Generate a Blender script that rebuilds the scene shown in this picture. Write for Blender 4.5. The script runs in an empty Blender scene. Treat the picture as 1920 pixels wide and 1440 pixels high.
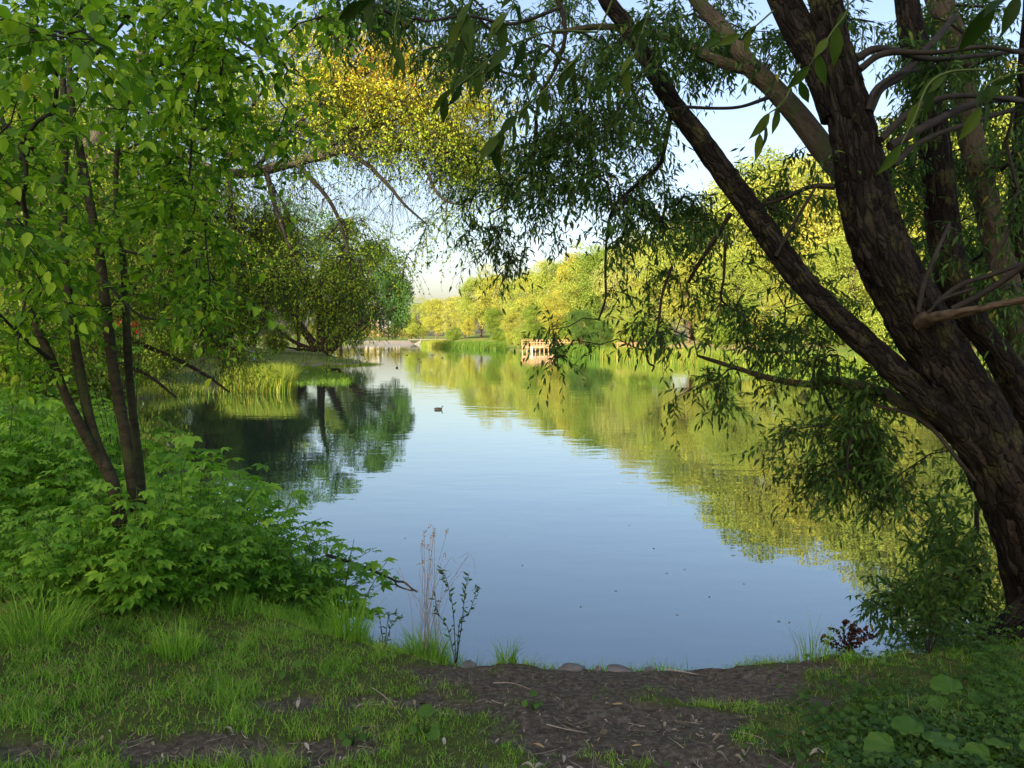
import bpy, math, random
import numpy as np
from math import radians, sin, cos, pi, atan2
rng = np.random.default_rng(7)
random.seed(7)
scene = bpy.context.scene
C = scene.collection

# ------------------------------------------------------------------ camera
F = 1442.0; CH = 2.8; HZ = 630.0
PITCH = math.atan((720 - HZ) / F)
cam_d = bpy.data.cameras.new('camera'); cam = bpy.data.objects.new('camera', cam_d); C.objects.link(cam)
cam.location = (0, 0, CH); cam.rotation_euler = (pi/2 - PITCH, 0, 0)
cam_d.sensor_width = 36; cam_d.lens = F/1920*36; cam_d.clip_start = 0.05; cam_d.clip_end = 3000
scene.camera = cam
# ------------------------------------------------------------------ light
SUN_EL = radians(17); SUN_AZ = atan2(-0.36, -0.93)
world = bpy.data.worlds.new('World'); scene.world = world; world.use_nodes = True
wn = world.node_tree.nodes; wl = world.node_tree.links
sky = wn.new('ShaderNodeTexSky'); sky.sky_type = 'NISHITA'; sky.sun_disc = False
sky.sun_elevation = SUN_EL; sky.sun_rotation = SUN_AZ; sky.air_density = 1.0; sky.dust_density = 3.2; sky.ozone_density = 2.2
wt = wn.new('ShaderNodeMixRGB'); wt.blend_type = 'MULTIPLY'; wt.inputs[0].default_value = 1; wt.inputs[2].default_value = (1.03, .88, .81, 1)
wl.new(sky.outputs[0], wt.inputs[1]); wl.new(wt.outputs[0], wn['Background'].inputs[0]); wn['Background'].inputs[1].default_value = 0.15
sun_d = bpy.data.lights.new('sun', 'SUN'); sun_d.energy = 5.0; sun_d.angle = radians(0.5); sun_d.color = (1.0, 0.86, 0.62)
sun = bpy.data.objects.new('sun', sun_d); C.objects.link(sun)
from mathutils import Vector, Matrix
sv = Vector((sin(SUN_AZ)*cos(SUN_EL), cos(SUN_AZ)*cos(SUN_EL), sin(SUN_EL)))
sun.rotation_euler = sv.to_track_quat('Z', 'Y').to_euler(); sun.location = (-20, -40, 30)
scene.view_settings.view_transform = 'Standard'; scene.view_settings.look = 'None'
scene.view_settings.exposure = 1.42; scene.view_settings.gamma = 1.0
scene.cycles.max_bounces = 8; scene.cycles.diffuse_bounces = 4; scene.cycles.glossy_bounces = 3
scene.cycles.transmission_bounces = 4; scene.cycles.transparent_max_bounces = 4
scene.cycles.use_denoising = True; scene.cycles.sample_clamp_indirect = 6

# ------------------------------------------------------------------ helpers
def ray(px, py):
    zc = (720 - py)/F; c, s = cos(PITCH), sin(PITCH)
    return np.array([(px - 960)/F, c + zc*s, -s + zc*c])
def P(px, py, Y):
    d = ray(px, py); return np.array([0, 0, CH]) + d*(Y/d[1])
def G(px, py, z=0.0):
    d = ray(px, py); return np.array([0, 0, CH]) + d*((z - CH)/d[2])

def hash2(ix, iy, seed=0):
    h = (ix.astype(np.int64)*374761393 + iy.astype(np.int64)*668265263 + seed*982451653) & 0xffffffff
    h = ((h ^ (h >> 13))*1274126177) & 0xffffffff
    return ((h ^ (h >> 16)) & 0xffff)/65535.0
def vnoise(x, y, seed=0, perx=0):
    ix = np.floor(x); iy = np.floor(y); fx = x-ix; fy = y-iy
    fx = fx*fx*(3-2*fx); fy = fy*fy*(3-2*fy); ix = ix.astype(np.int64); iy = iy.astype(np.int64)
    w = (lambda a: a % perx) if perx else (lambda a: a)
    a = hash2(w(ix), iy, seed); b = hash2(w(ix+1), iy, seed); c = hash2(w(ix), iy+1, seed); d = hash2(w(ix+1), iy+1, seed)
    return (a*(1-fx)+b*fx)*(1-fy) + (c*(1-fx)+d*fx)*fy
def fbm(x, y, seed=0, o=4):
    v = 0; a = .5
    for i in range(o): v = v + a*vnoise(x*2**i, y*2**i, seed+i); a *= .5
    return v/(1-.5**o)
def nrm(v): return v/np.maximum(np.linalg.norm(v, axis=-1, keepdims=True), 1e-9)
def rdir(n):
    return nrm(rng.normal(size=(n, 3)))

class Geo:
    def __init__(s): s.uv = []; s.v = []; s.f = {3: [], 4: []}; s.t = {3: [], 4: []}; s.n = 0
    def add(s, v, f, tint=None, uv=None):
        f = np.asarray(f, dtype=np.int64); v = np.asarray(v, float).reshape(-1, 3); k = f.shape[1]
        s.uv.append(v if uv is None else uv); s.v.append(v); s.f[k].append(f + s.n); s.n += len(v)
        s.t[k].append(np.zeros(len(f)) if tint is None else np.broadcast_to(np.asarray(tint, float), (len(f),)))
        return s
    def build(s, name, mat, parent=None, smooth=True, origin=None):
        me = bpy.data.meshes.new(name)
        v = np.concatenate(s.v) if s.v else np.zeros((0, 3))
        if origin is not None: v = v - np.asarray(origin)
        ls = []; starts = []; tot = []; tints = []; off = 0
        for k in (3, 4):
            if s.f[k]:
                f = np.concatenate(s.f[k]); ls.append(f.ravel()); starts.append(off + np.arange(len(f))*k)
                off += f.size; tot.append(np.full(len(f), k)); tints.append(np.concatenate(s.t[k]))
        ls = np.concatenate(ls); starts = np.concatenate(starts); tints = np.concatenate(tints)
        me.vertices.add(len(v)); me.vertices.foreach_set('co', v.astype(np.float32).ravel())
        me.loops.add(len(ls)); me.loops.foreach_set('vertex_index', ls.astype(np.int32))
        me.polygons.add(len(starts)); me.polygons.foreach_set('loop_start', starts.astype(np.int32))
        me.update(calc_edges=True)
        me.polygons.foreach_set('use_smooth', np.full(len(starts), smooth))
        at = me.attributes.new('tint', 'FLOAT', 'FACE'); at.data.foreach_set('value', tints.astype(np.float32))
        if mat.name.startswith(('willow_bark', 'limb_bark', 'grey_bark', 'cherry_bark')):
            au = me.attributes.new('barkuv', 'FLOAT_VECTOR', 'POINT'); au.data.foreach_set('vector', np.concatenate(s.uv).astype(np.float32).ravel())
        me.materials.append(mat)
        o = bpy.data.objects.new(name, me); C.objects.link(o)
        if parent is not None: o.parent = parent
        if origin is not None and parent is None: o.location = origin
        return o

def tag(o, label=None, cat=None, group=None, kind=None):
    if label: o['label'] = label
    if cat: o['category'] = cat
    if group: o['group'] = group
    if kind: o['kind'] = kind
    return o
def thing(name, loc, label, cat, group=None, rz=0.0, kind=None):
    o = bpy.data.objects.new(name, None); C.objects.link(o); o.location = loc; o.rotation_euler = (0, 0, rz)
    o.empty_display_size = .3
    return tag(o, label, cat, group, kind)
def copy_tree(root, loc, rz=0.0, sc=1.0, label=None, group=None, color=None):
    r = root.copy(); C.objects.link(r); r.location = loc; r.rotation_euler = (0, 0, rz)
    r.scale = (sc, sc, sc) if np.isscalar(sc) else sc
    if label: r['label'] = label
    if group: r['group'] = group
    for ch in list(root.children):
        c = ch.copy(); C.objects.link(c); c.parent = r
        if color and ch.name.split('.')[0] in ('crown', 'foliage', 'leaves'): c.color = (*color, 1)
        for g in list(ch.children):
            d = g.copy(); C.objects.link(d); d.parent = c
    return r

def catmull(pts, n=8):
    pts = np.asarray(pts, float); p = np.vstack([2*pts[0]-pts[1], pts, 2*pts[-1]-pts[-2]]); out = []
    for i in range(1, len(p)-2):
        t = np.linspace(0, 1, n, endpoint=False)[:, None]
        a, b, c, d = p[i-1], p[i], p[i+1], p[i+2]
        out.append(.5*((2*b)+(-a+c)*t+(2*a-5*b+4*c-d)*t**2+(-a+3*b-3*c+d)*t**3))
    out.append(p[-2][None]); return np.vstack(out)
def tube(geo, pts, rad, sides=8, bark=0.0, seed=0, cap=True, tint=None):
    pts = np.asarray(pts, float); n = len(pts); rad = np.broadcast_to(np.asarray(rad, float), (n,))
    T = nrm(np.gradient(pts, axis=0)); u = np.array([0.3, 1, 0.1])
    R = np.zeros((n, 3)); prev = None
    for i in range(n):
        if prev is None: a = np.cross(T[i], u)
        else: a = prev - T[i]*np.dot(prev, T[i])
        a = a/np.linalg.norm(a); R[i] = a; prev = a
    B = np.cross(T, R); ang = np.linspace(0, 2*pi, sides, endpoint=False)
    rr = np.repeat(rad[:, None], sides, 1)
    if bark > 0:
        L = np.concatenate([[0], np.cumsum(np.linalg.norm(np.diff(pts, axis=0), axis=1))])
        A, LL = np.meshgrid(ang/(2*pi), L); per = max(6, int(2*pi*rad.mean()/0.06))
        w = vnoise(A*6, LL*5, seed+5, 6)
        a1 = A*per + (w-.5)*1.4
        n1 = vnoise(a1 % per, LL*6, seed, per); ridge = 1-np.abs(2*n1-1)
        n2 = vnoise((A*per*2+(w-.5)*2) % (per*2), LL*16, seed+9, per*2)
        big = vnoise(A*4, LL*2.5, seed+3, 4)
        crk = vnoise((A*per) % per, LL*9+3*w, seed+7, per); rr = rr + bark*(-np.clip(1-ridge*1.6, 0, 1)*1.3 - np.clip(.35-crk, 0, 1)*1.5 + (n2-.5)*.7) + rr*.07*(big-.5)
    v = pts[:, None]+rr[..., None]*(np.cos(ang)[None, :, None]*R[:, None]+np.sin(ang)[None, :, None]*B[:, None])
    i = np.arange(n-1)[:, None]*sides; j = np.arange(sides)[None]; j2 = (j+1) % sides
    f = np.stack([i+j, i+j2, i+sides+j2, i+sides+j], -1).reshape(-1, 4)
    Lc = np.concatenate([[0], np.cumsum(np.linalg.norm(np.diff(pts, axis=0), axis=1))]); rm = np.full(n, rad.mean()) if bark else rad
    uv = np.stack([rm[:, None]*np.cos(ang)[None], rm[:, None]*np.sin(ang)[None], np.repeat(Lc[:, None], sides, 1)], -1).reshape(-1, 3)+seed*3.1
    geo.add(v.reshape(-1, 3), f, tint, uv)
    if cap:
        for e, k in ((0, 0), (n-1, (n-1)*sides)):
            vv = np.vstack([v[e], pts[e][None]]); q = np.arange(sides)
            ff = np.stack([q, (q+1) % sides, np.full(sides, sides)], -1)
            if e == 0: ff = ff[:, ::-1]
            geo.add(vv, ff, tint)
def tubes(geo, pts, r0, r1, sides=3, tint=0.0):
    """many thin tubes; pts (T,K,3)"""
    if len(pts) == 0: return
    T, K, _ = pts.shape
    tg = nrm(np.gradient(pts, axis=1)); a = nrm(np.cross(tg, np.array([.3, .9, .25]))); b = np.cross(tg, a)
    r = (np.reshape(r0, (-1, 1))*(1-np.linspace(0, 1, K))+np.reshape(r1, (-1, 1))*np.linspace(0, 1, K))
    r = np.broadcast_to(r, (T, K))
    ang = np.linspace(0, 2*pi, sides, endpoint=False)
    v = pts[:, :, None]+r[:, :, None, None]*(np.cos(ang)[None, None, :, None]*a[:, :, None]+np.sin(ang)[None, None, :, None]*b[:, :, None])
    base = (np.arange(T)*K*sides)[:, None, None]; i = (np.arange(K-1)*sides)[None, :, None]; j = np.arange(sides)[None, None]; j2 = (j+1) % sides
    f = np.stack([base+i+j, base+i+j2, base+i+sides+j2, base+i+sides+j], -1).reshape(-1, 4)
    geo.add(v.reshape(-1, 3), f, tint)

# leaf templates: x along leaf, y across, z normal
def fan(outline, mid, curve=0.0):
    v = np.array([[x, y, abs(y)*.35 - curve*x*x] for x, y in outline]+[[mid, 0, -curve*mid*mid]]); n = len(outline)
    return v, np.array([[i, (i+1) % n, n] for i in range(n)])
LEAF2 = (np.array([[0, 0, 0], [.45, .26, .06], [1, 0, -.06], [.45, -.26, .06]]), np.array([[0, 3, 2], [0, 2, 1]]))
OVATE = fan([(0, 0), (.14, .17), (.38, .29), (.66, .24), (.86, .11), (1, 0), (.86, -.11), (.66, -.24), (.38, -.29), (.14, -.17)], .45, .22)
LANCE = fan([(0, 0), (.3, .115), (.62, .095), (1, 0), (.62, -.095), (.3, -.115)], .45, .18)
LANCE_BIG = fan([(0, 0), (.1, .06), (.25, .12), (.45, .15), (.65, .12), (.85, .05), (1, 0), (.85, -.05), (.65, -.12), (.45, -.15), (.25, -.12), (.1, -.06)], .45, .2)
def compound(kind):
    V = []; Fc = []; n = 0
    if kind == 0: lf = [(0, .45, 0), (.34, .44, 52), (.34, .44, -52), (.12, .38, 68), (.12, .38, -68)]   # pinnate
    else: lf = [(.2, .62, 0), (.2, .55, 48), (.2, .55, -48), (.18, .4, 95), (.18, .4, -95)]
    out = [(0, 0), (.2, .16), (.42, .2), (.5, .3), (.62, .2), (.78, .16), (1, 0), (.78, -.16), (.62, -.2), (.5, -.3), (.42, -.2), (.2, -.16)]
    tv, tf = fan(out, .45, .3)
    for i, (x0, L, a) in enumerate(lf):
        if kind == 0 and i == 0: x0 = .5
        a = radians(a); c, s = cos(a), sin(a); w = tv*L
        V.append(np.stack([x0+w[:, 0]*c-w[:, 1]*s, w[:, 0]*s+w[:, 1]*c, w[:, 2]-.15*x0], -1)); Fc.append(tf+n); n += len(tv)
    # stalk
    V.append(np.array([[-.35, .008, 0], [-.35, -.008, 0], [.52, -.006, -.05], [.52, .006, -.05]])); Fc.append(np.array([[0, 1, 2], [0, 2, 3]])+n)
    return np.vstack(V), np.vstack(Fc)
COMP0 = compound(0); COMP1 = compound(1)
def round_leaf():
    NA, NR = 40, 6; V = [[.12, 0, 0]]; Fc = []
    for r_ in range(1, NR+1):
        for k in range(NA):
            a = -pi+2*pi*(k+.5)/NA; u = r_/NR; R_ = .46*(1+.22*cos(a))*(1-.62*math.exp(-((abs(a)-pi)/.28)**2))*(1+.05*sin(a*13)*u)
            x = .12+(.30+R_*cos(a)-.0)*1.0 if False else .12+u*(.26+R_*cos(a)); y = u*R_*sin(a)*1.05
            V.append([x, y, .05*u*u*sin(a*6+1)+.10*u*abs(sin(a*3.5))*.5-.10*x*x-.12*y*y*2])
    for k in range(NA): Fc.append([0, 1+k, 1+(k+1) % NA])
    for r_ in range(NR-1):
        for k in range(NA):
            i = 1+r_*NA+k; j = 1+r_*NA+(k+1) % NA; Fc += [[i, i+NA, j+NA], [i, j+NA, j]]
    return np.array(V, float), np.array(Fc)
BURDOCK = round_leaf()

def stamp(geo, tmpl, pos, d, up, size, tint=None, wide=1.0):
    tv, tf = tmpl; N = len(pos)
    if N == 0: return
    d = nrm(d); r = nrm(np.cross(d, up)); n = np.cross(r, d)
    size = np.broadcast_to(size, (N,)); wide = np.broadcast_to(wide, (N,))
    v = pos[:, None]+size[:, None, None]*(tv[None, :, 0, None]*d[:, None]+tv[None, :, 1, None]*r[:, None]*wide[:, None, None]+tv[None, :, 2, None]*n[:, None])
    f = (tf[None]+(np.arange(N)*len(tv))[:, None, None]).reshape(-1, tf.shape[1])
    if tint is None: tint = rng.random(N)
    geo.add(v.reshape(-1, 3), f, np.repeat(np.broadcast_to(tint, (N,)), len(tf)))

# ------------------------------------------------------------------ materials
def new_mat(name):
    m = bpy.data.materials.new(name); m.use_nodes = True; nt = m.node_tree
    return m, nt, nt.nodes, nt.links
def ramp(nt, src, stops):
    r = nt.nodes.new('ShaderNodeValToRGB'); e = r.color_ramp.elements
    while len(e) < len(stops): e.new(.5)
    for i, (p, c) in enumerate(stops): e[i].position = p; e[i].color = (*c, 1)
    nt.links.new(src, r.inputs[0]); return r.outputs[0]
def leaf_mat(name, stops, transl=.35, rough=.45, spec=.3, objcol=False, tr_mul=(1.25, 1.35, .6), back=None):
    m, nt, N, L = new_mat(name); b = N['Principled BSDF']; out = N['Material Output']
    at = N.new('ShaderNodeAttribute'); at.attribute_name = 'tint'
    col = ramp(nt, at.outputs['Fac'], stops)
    if objcol:
        oi = N.new('ShaderNodeObjectInfo'); mx = N.new('ShaderNodeMixRGB'); mx.blend_type = 'MULTIPLY'; mx.inputs[0].default_value = 1
        L.new(col, mx.inputs[1]); L.new(oi.outputs['Color'], mx.inputs[2]); col = mx.outputs[0]
    base = col
    if back:
        ge = N.new('ShaderNodeNewGeometry'); mb = N.new('ShaderNodeMixRGB'); mb.inputs[2].default_value = (*back, 1)
        L.new(ge.outputs['Backfacing'], mb.inputs[0]); L.new(col, mb.inputs[1]); base = mb.outputs[0]
    L.new(base, b.inputs['Base Color']); b.inputs['Roughness'].default_value = rough; b.inputs['Specular IOR Level'].default_value = spec
    t = N.new('ShaderNodeBsdfTranslucent'); mu = N.new('ShaderNodeMixRGB'); mu.blend_type = 'MULTIPLY'; mu.inputs[0].default_value = 1
    mu.inputs[2].default_value = (*tr_mul, 1); L.new(col, mu.inputs[1]); L.new(mu.outputs[0], t.inputs[0])
    ms = N.new('ShaderNodeMixShader'); ms.inputs[0].default_value = transl
    L.new(b.outputs[0], ms.inputs[1]); L.new(t.outputs[0], ms.inputs[2]); L.new(ms.outputs[0], out.inputs[0])
    return m
def bark_mat(name, c1, c2, scale=14, bump=.6, stretch=.25, moss=None):
    m, nt, N, L = new_mat(name); b = N['Principled BSDF']; b.inputs['Roughness'].default_value = .9; b.inputs['Specular IOR Level'].default_value = .15
    tc = N.new('ShaderNodeAttribute' if moss or name == 'grey_bark' else 'ShaderNodeTexCoord')
    if moss or name == 'grey_bark': tc.attribute_name = 'barkuv'; CO = 'Vector'
    else: CO = 'Object'
    mp = N.new('ShaderNodeMapping'); mp.inputs['Scale'].default_value = (1, 1, stretch); L.new(tc.outputs[CO], mp.inputs[0])
    n1 = N.new('ShaderNodeTexNoise'); n1.inputs['Scale'].default_value = scale; n1.inputs['Detail'].default_value = 8; n1.inputs['Roughness'].default_value = .7; L.new(mp.outputs[0], n1.inputs[0])
    vo = N.new('ShaderNodeTexVoronoi'); vo.feature = 'DISTANCE_TO_EDGE'; vo.inputs['Scale'].default_value = scale*2.2; L.new(mp.outputs[0], vo.inputs[0])
    col = ramp(nt, n1.outputs[0], [(.3, c1), (.68, c2)])
    if moss:
        n2 = N.new('ShaderNodeTexNoise'); n2.inputs['Scale'].default_value = 5; n2.inputs['Detail'].default_value = 5; L.new(tc.outputs[CO], n2.inputs[0])
        f = ramp(nt, n2.outputs[0], [(.52, (0, 0, 0)), (.66, (1, 1, 1))]); mx = N.new('ShaderNodeMixRGB'); mx.inputs[2].default_value = (*moss, 1)
        L.new(f, mx.inputs[0]); L.new(col, mx.inputs[1]); col = mx.outputs[0]
    L.new(col, b.inputs['Base Color'])
    bm = N.new('ShaderNodeBump'); bm.inputs['Strength'].default_value = bump; bm.inputs['Distance'].default_value = .02
    ad = N.new('ShaderNodeMath'); ad.operation = 'ADD'; L.new(n1.outputs[0], ad.inputs[0])
    mn = N.new('ShaderNodeMath'); mn.operation = 'MULTIPLY'; mn.inputs[1].default_value = 1.2; L.new(vo.outputs['Distance'], mn.inputs[0]); L.new(mn.outputs[0], ad.inputs[1])
    L.new(ad.outputs[0], bm.inputs['Height']); L.new(bm.outputs[0], b.inputs['Normal'])
    return m
def willow_mat():
    m, nt, N, L = new_mat('willow_bark'); b = N['Principled BSDF']; b.inputs['Roughness'].default_value = .92; b.inputs['Specular IOR Level'].default_value = .12
    tc = N.new('ShaderNodeAttribute'); tc.attribute_name = 'barkuv'; nz = N.new('ShaderNodeTexNoise'); nz.inputs['Scale'].default_value = 7; nz.inputs['Detail'].default_value = 6; L.new(tc.outputs['Vector'], nz.inputs[0])
    mxv = N.new('ShaderNodeMixRGB'); mxv.inputs[0].default_value = .07; L.new(tc.outputs['Vector'], mxv.inputs[1]); L.new(nz.outputs['Color'], mxv.inputs[2])
    mp = N.new('ShaderNodeMapping'); mp.inputs['Scale'].default_value = (1, 1, .2); L.new(mxv.outputs[0], mp.inputs[0])
    vo = N.new('ShaderNodeTexVoronoi'); vo.feature = 'DISTANCE_TO_EDGE'; vo.inputs['Scale'].default_value = 30; L.new(mp.outputs[0], vo.inputs[0])
    vc = N.new('ShaderNodeTexVoronoi'); vc.inputs['Scale'].default_value = 30; L.new(mp.outputs[0], vc.inputs[0])
    bw_ = N.new('ShaderNodeRGBToBW'); L.new(vc.outputs['Color'], bw_.inputs[0])
    f1 = N.new('ShaderNodeTexNoise'); f1.inputs['Scale'].default_value = 90; f1.inputs['Detail'].default_value = 6; f1.inputs['Roughness'].default_value = .7; L.new(tc.outputs['Vector'], f1.inputs[0])
    c1 = ramp(nt, bw_.outputs[0], [(.25, (.013, .012, .010)), (.5, (.022, .020, .017)), (.75, (.042, .039, .032))]); c2 = ramp(nt, f1.outputs[0], [(.35, (.35, .35, .35)), (.65, (1.25, 1.2, 1.1))])
    mu = N.new('ShaderNodeMixRGB'); mu.blend_type = 'MULTIPLY'; mu.inputs[0].default_value = 1; L.new(c1, mu.inputs[1]); L.new(c2, mu.inputs[2])
    n2 = N.new('ShaderNodeTexNoise'); n2.inputs['Scale'].default_value = 4; n2.inputs['Detail'].default_value = 8; n2.inputs['Roughness'].default_value = .75; L.new(tc.outputs['Vector'], n2.inputs[0])
    f = ramp(nt, n2.outputs[0], [(.54, (0, 0, 0)), (.64, (1, 1, 1))]); mx = N.new('ShaderNodeMixRGB'); mx.inputs[2].default_value = (.06, .065, .025, 1); L.new(f, mx.inputs[0]); L.new(mu.outputs[0], mx.inputs[1]); L.new(mx.outputs[0], b.inputs['Base Color'])
    e = ramp(nt, vo.outputs['Distance'], [(0, (0, 0, 0)), (.09, (.75, .75, .75)), (.3, (1, 1, 1))])
    ad = N.new('ShaderNodeMath'); ad.operation = 'MULTIPLY_ADD'; L.new(f1.outputs[0], ad.inputs[0]); ad.inputs[1].default_value = .35; L.new(e, ad.inputs[2])
    bm = N.new('ShaderNodeBump'); bm.inputs['Strength'].default_value = 1; bm.inputs['Distance'].default_value = .03; L.new(ad.outputs[0], bm.inputs['Height']); L.new(bm.outputs[0], b.inputs['Normal'])
    return m
def plain_mat(name, col, rough=.7, var=.25, scale=8, bump=.2, spec=.3):
    m, nt, N, L = new_mat(name); b = N['Principled BSDF']; b.inputs['Roughness'].default_value = rough; b.inputs['Specular IOR Level'].default_value = spec
    tc = N.new('ShaderNodeTexCoord'); n1 = N.new('ShaderNodeTexNoise'); n1.inputs['Scale'].default_value = scale; n1.inputs['Detail'].default_value = 6; L.new(tc.outputs['Object'], n1.inputs[0])
    c = np.array(col); L.new(ramp(nt, n1.outputs[0], [(.3, tuple(c*(1-var))), (.7, tuple(np.minimum(c*(1+var), 1)))]), b.inputs['Base Color'])
    bm = N.new('ShaderNodeBump'); bm.inputs['Strength'].default_value = bump; bm.inputs['Distance'].default_value = .01; L.new(n1.outputs[0], bm.inputs['Height']); L.new(bm.outputs[0], b.inputs['Normal'])
    return m
M = {}
M['willow_leaf'] = leaf_mat('willow_leaf', [(0, (.03, .085, .02)), (.6, (.07, .155, .03)), (.93, (.12, .23, .045)), (1, (.28, .24, .03))], .38, .5, .16, back=(.05, .11, .03))
M['cherry_leaf'] = leaf_mat('cherry_leaf', [(0, (.05, .15, .015)), (.3, (.12, .27, .02)), (.65, (.22, .44, .03)), (.95, (.38, .60, .04)), (1, (.3, .28, .03))], .42, .5, .22)
M['yellow_leaf'] = leaf_mat('yellow_leaf', [(0, (.12, .26, .02)), (.35, (.25, .40, .03)), (.7, (.50, .52, .04)), (.92, (.66, .54, .04)), (1, (.5, .22, .03))], .42, .5, .25, tr_mul=(1.2, 1.2, .5))
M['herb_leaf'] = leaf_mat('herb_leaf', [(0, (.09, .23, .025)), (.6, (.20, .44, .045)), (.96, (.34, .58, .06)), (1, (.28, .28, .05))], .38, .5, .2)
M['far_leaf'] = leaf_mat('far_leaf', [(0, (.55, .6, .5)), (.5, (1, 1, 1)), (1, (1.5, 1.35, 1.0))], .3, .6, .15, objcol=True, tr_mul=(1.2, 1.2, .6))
M['reed'] = leaf_mat('reed', [(0, (.05, .12, .015)), (.4, (.12, .22, .02)), (.75, (.24, .30, .03)), (.9, (.36, .33, .06)), (1, (.30, .20, .09))], .35, .5, .25)
M['grass'] = leaf_mat('grass', [(0, (.08, .19, .02)), (.4, (.18, .40, .04)), (.85, (.32, .56, .07)), (.95, (.36, .36, .12)), (1, (.45, .37, .2))], .33, .5, .25)
M['cover_leaf'] = leaf_mat('cover_leaf', [(0, (.03, .08, .012)), (.6, (.06, .14, .02)), (1, (.10, .20, .03))], .3, .5, .25)
M['near_leaf'] = leaf_mat('near_leaf', [(0, (.02, .05, .01)), (.7, (.04, .09, .015)), (1, (.10, .15, .02))], .3, .55, .12)
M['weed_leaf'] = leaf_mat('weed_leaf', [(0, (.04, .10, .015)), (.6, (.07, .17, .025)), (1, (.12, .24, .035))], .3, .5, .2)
M['dry_leaf'] = leaf_mat('dry_leaf', [(0, (.14, .11, .06)), (.5, (.30, .26, .17)), (.8, (.50, .47, .40)), (1, (.40, .24, .05))], .15, .6, .2)
M['red_leaf'] = leaf_mat('red_leaf', [(0, (.02, .015, .015)), (.6, (.06, .025, .02)), (1, (.12, .05, .02))], .2, .5, .2)
M['willow_bark'] = willow_mat()
M['limb_bark'] = bark_mat('limb_bark', (.03, .027, .02), (.115, .10, .07), 16, .9, .3, moss=(.06, .075, .03))
M['cherry_bark'] = bark_mat('cherry_bark', (.02, .018, .013), (.075, .07, .048), 9, .35, 2.5, moss=(.06, .075, .03))
M['grey_bark'] = bark_mat('grey_bark', (.028, .025, .02), (.11, .10, .08), 14, .6, .4)
M['dark_bark'] = bark_mat('dark_bark', (.02, .016, .012), (.07, .055, .04), 3, .5, .3)
M['red_bark'] = bark_mat('red_bark', (.07, .05, .035), (.16, .12, .08), 3, .5, .3)
M['twig'] = plain_mat('twig', (.026, .024, .019), .85, .4)
M['dry_twig'] = plain_mat('dry_twig', (.34, .29, .22), .8, .4, 30)
M['pale_wood'] = plain_mat('pale_wood', (.15, .12, .08), .85, .7, 14, 1.0)
M['green_stem'] = plain_mat('green_stem', (.08, .13, .03), .6)
M['stone'] = plain_mat('stone', (.17, .165, .15), .9, .35, 9, .7)
M['orange_wood'] = plain_mat('orange_wood', (.36, .21, .125), .7, .15, 3)
M['pink_wood'] = plain_mat('pink_wood', (.40, .20, .13), .7, .15, 3)
M['concrete'] = plain_mat('concrete', (.14, .135, .13), .85, .12, 1.5)
M['dark'] = plain_mat('dark', (.03, .03, .03), .6)

# ------------------------------------------------------------------ shoreline and terrain
LAKE = np.array([(60, 14), (30, 10), (12, 9.0), (6.5, 7.6), (4.2, 6.6), (2.6, 6.0), (1.2, 5.75), (0, 5.8), (-.8, 6.2), (-1.6, 6.9), (-2.3, 7.4), (-3.2, 7.9), (-4.4, 8.8),
    (-5.6, 10.5), (-7.2, 14), (-9.8, 19), (-13, 26), (-16.6, 31), (-16.2, 36), (-15.2, 39), (-14.6, 43), (-15.6, 50), (-19, 58), (-22.5, 65), (-19, 70),
    (-16, 74.5), (-14.9, 77), (-16, 83), (-22, 98), (-33, 135), (-47, 200), (-62, 266), (-50, 271), (-31.5, 271), (-27, 270), (-26, 240), (-22.5, 205),
    (-14, 190), (-5, 174), (-.5, 160), (0, 146), (3, 141), (9, 136), (11, 122), (10, 113), (13.5, 104), (14, 97), (17.5, 90), (21.5, 78), (26.5, 67), (33, 55), (42, 42), (55, 32)], float)
def shore_dist(x, y):
    sh = x.shape; x = x.ravel(); y = y.ravel(); d = np.full(x.shape, 1e9); ins = np.zeros(x.shape, bool)
    n = len(LAKE)
    for i in range(n):
        a = LAKE[i]; b = LAKE[(i+1) % n]; e = b-a
        t = np.clip(((x-a[0])*e[0]+(y-a[1])*e[1])/(e@e), 0, 1)
        d = np.minimum(d, np.hypot(x-a[0]-t*e[0], y-a[1]-t*e[1]))
        c = ((a[1] > y) != (b[1] > y))
        with np.errstate(divide='ignore', invalid='ignore'):
            xi = (b[0]-a[0])*(y-a[1])/(b[1]-a[1]+1e-12)+a[0]
        ins ^= c & (x < xi)
    return np.where(ins, -d, d).reshape(sh)
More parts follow.
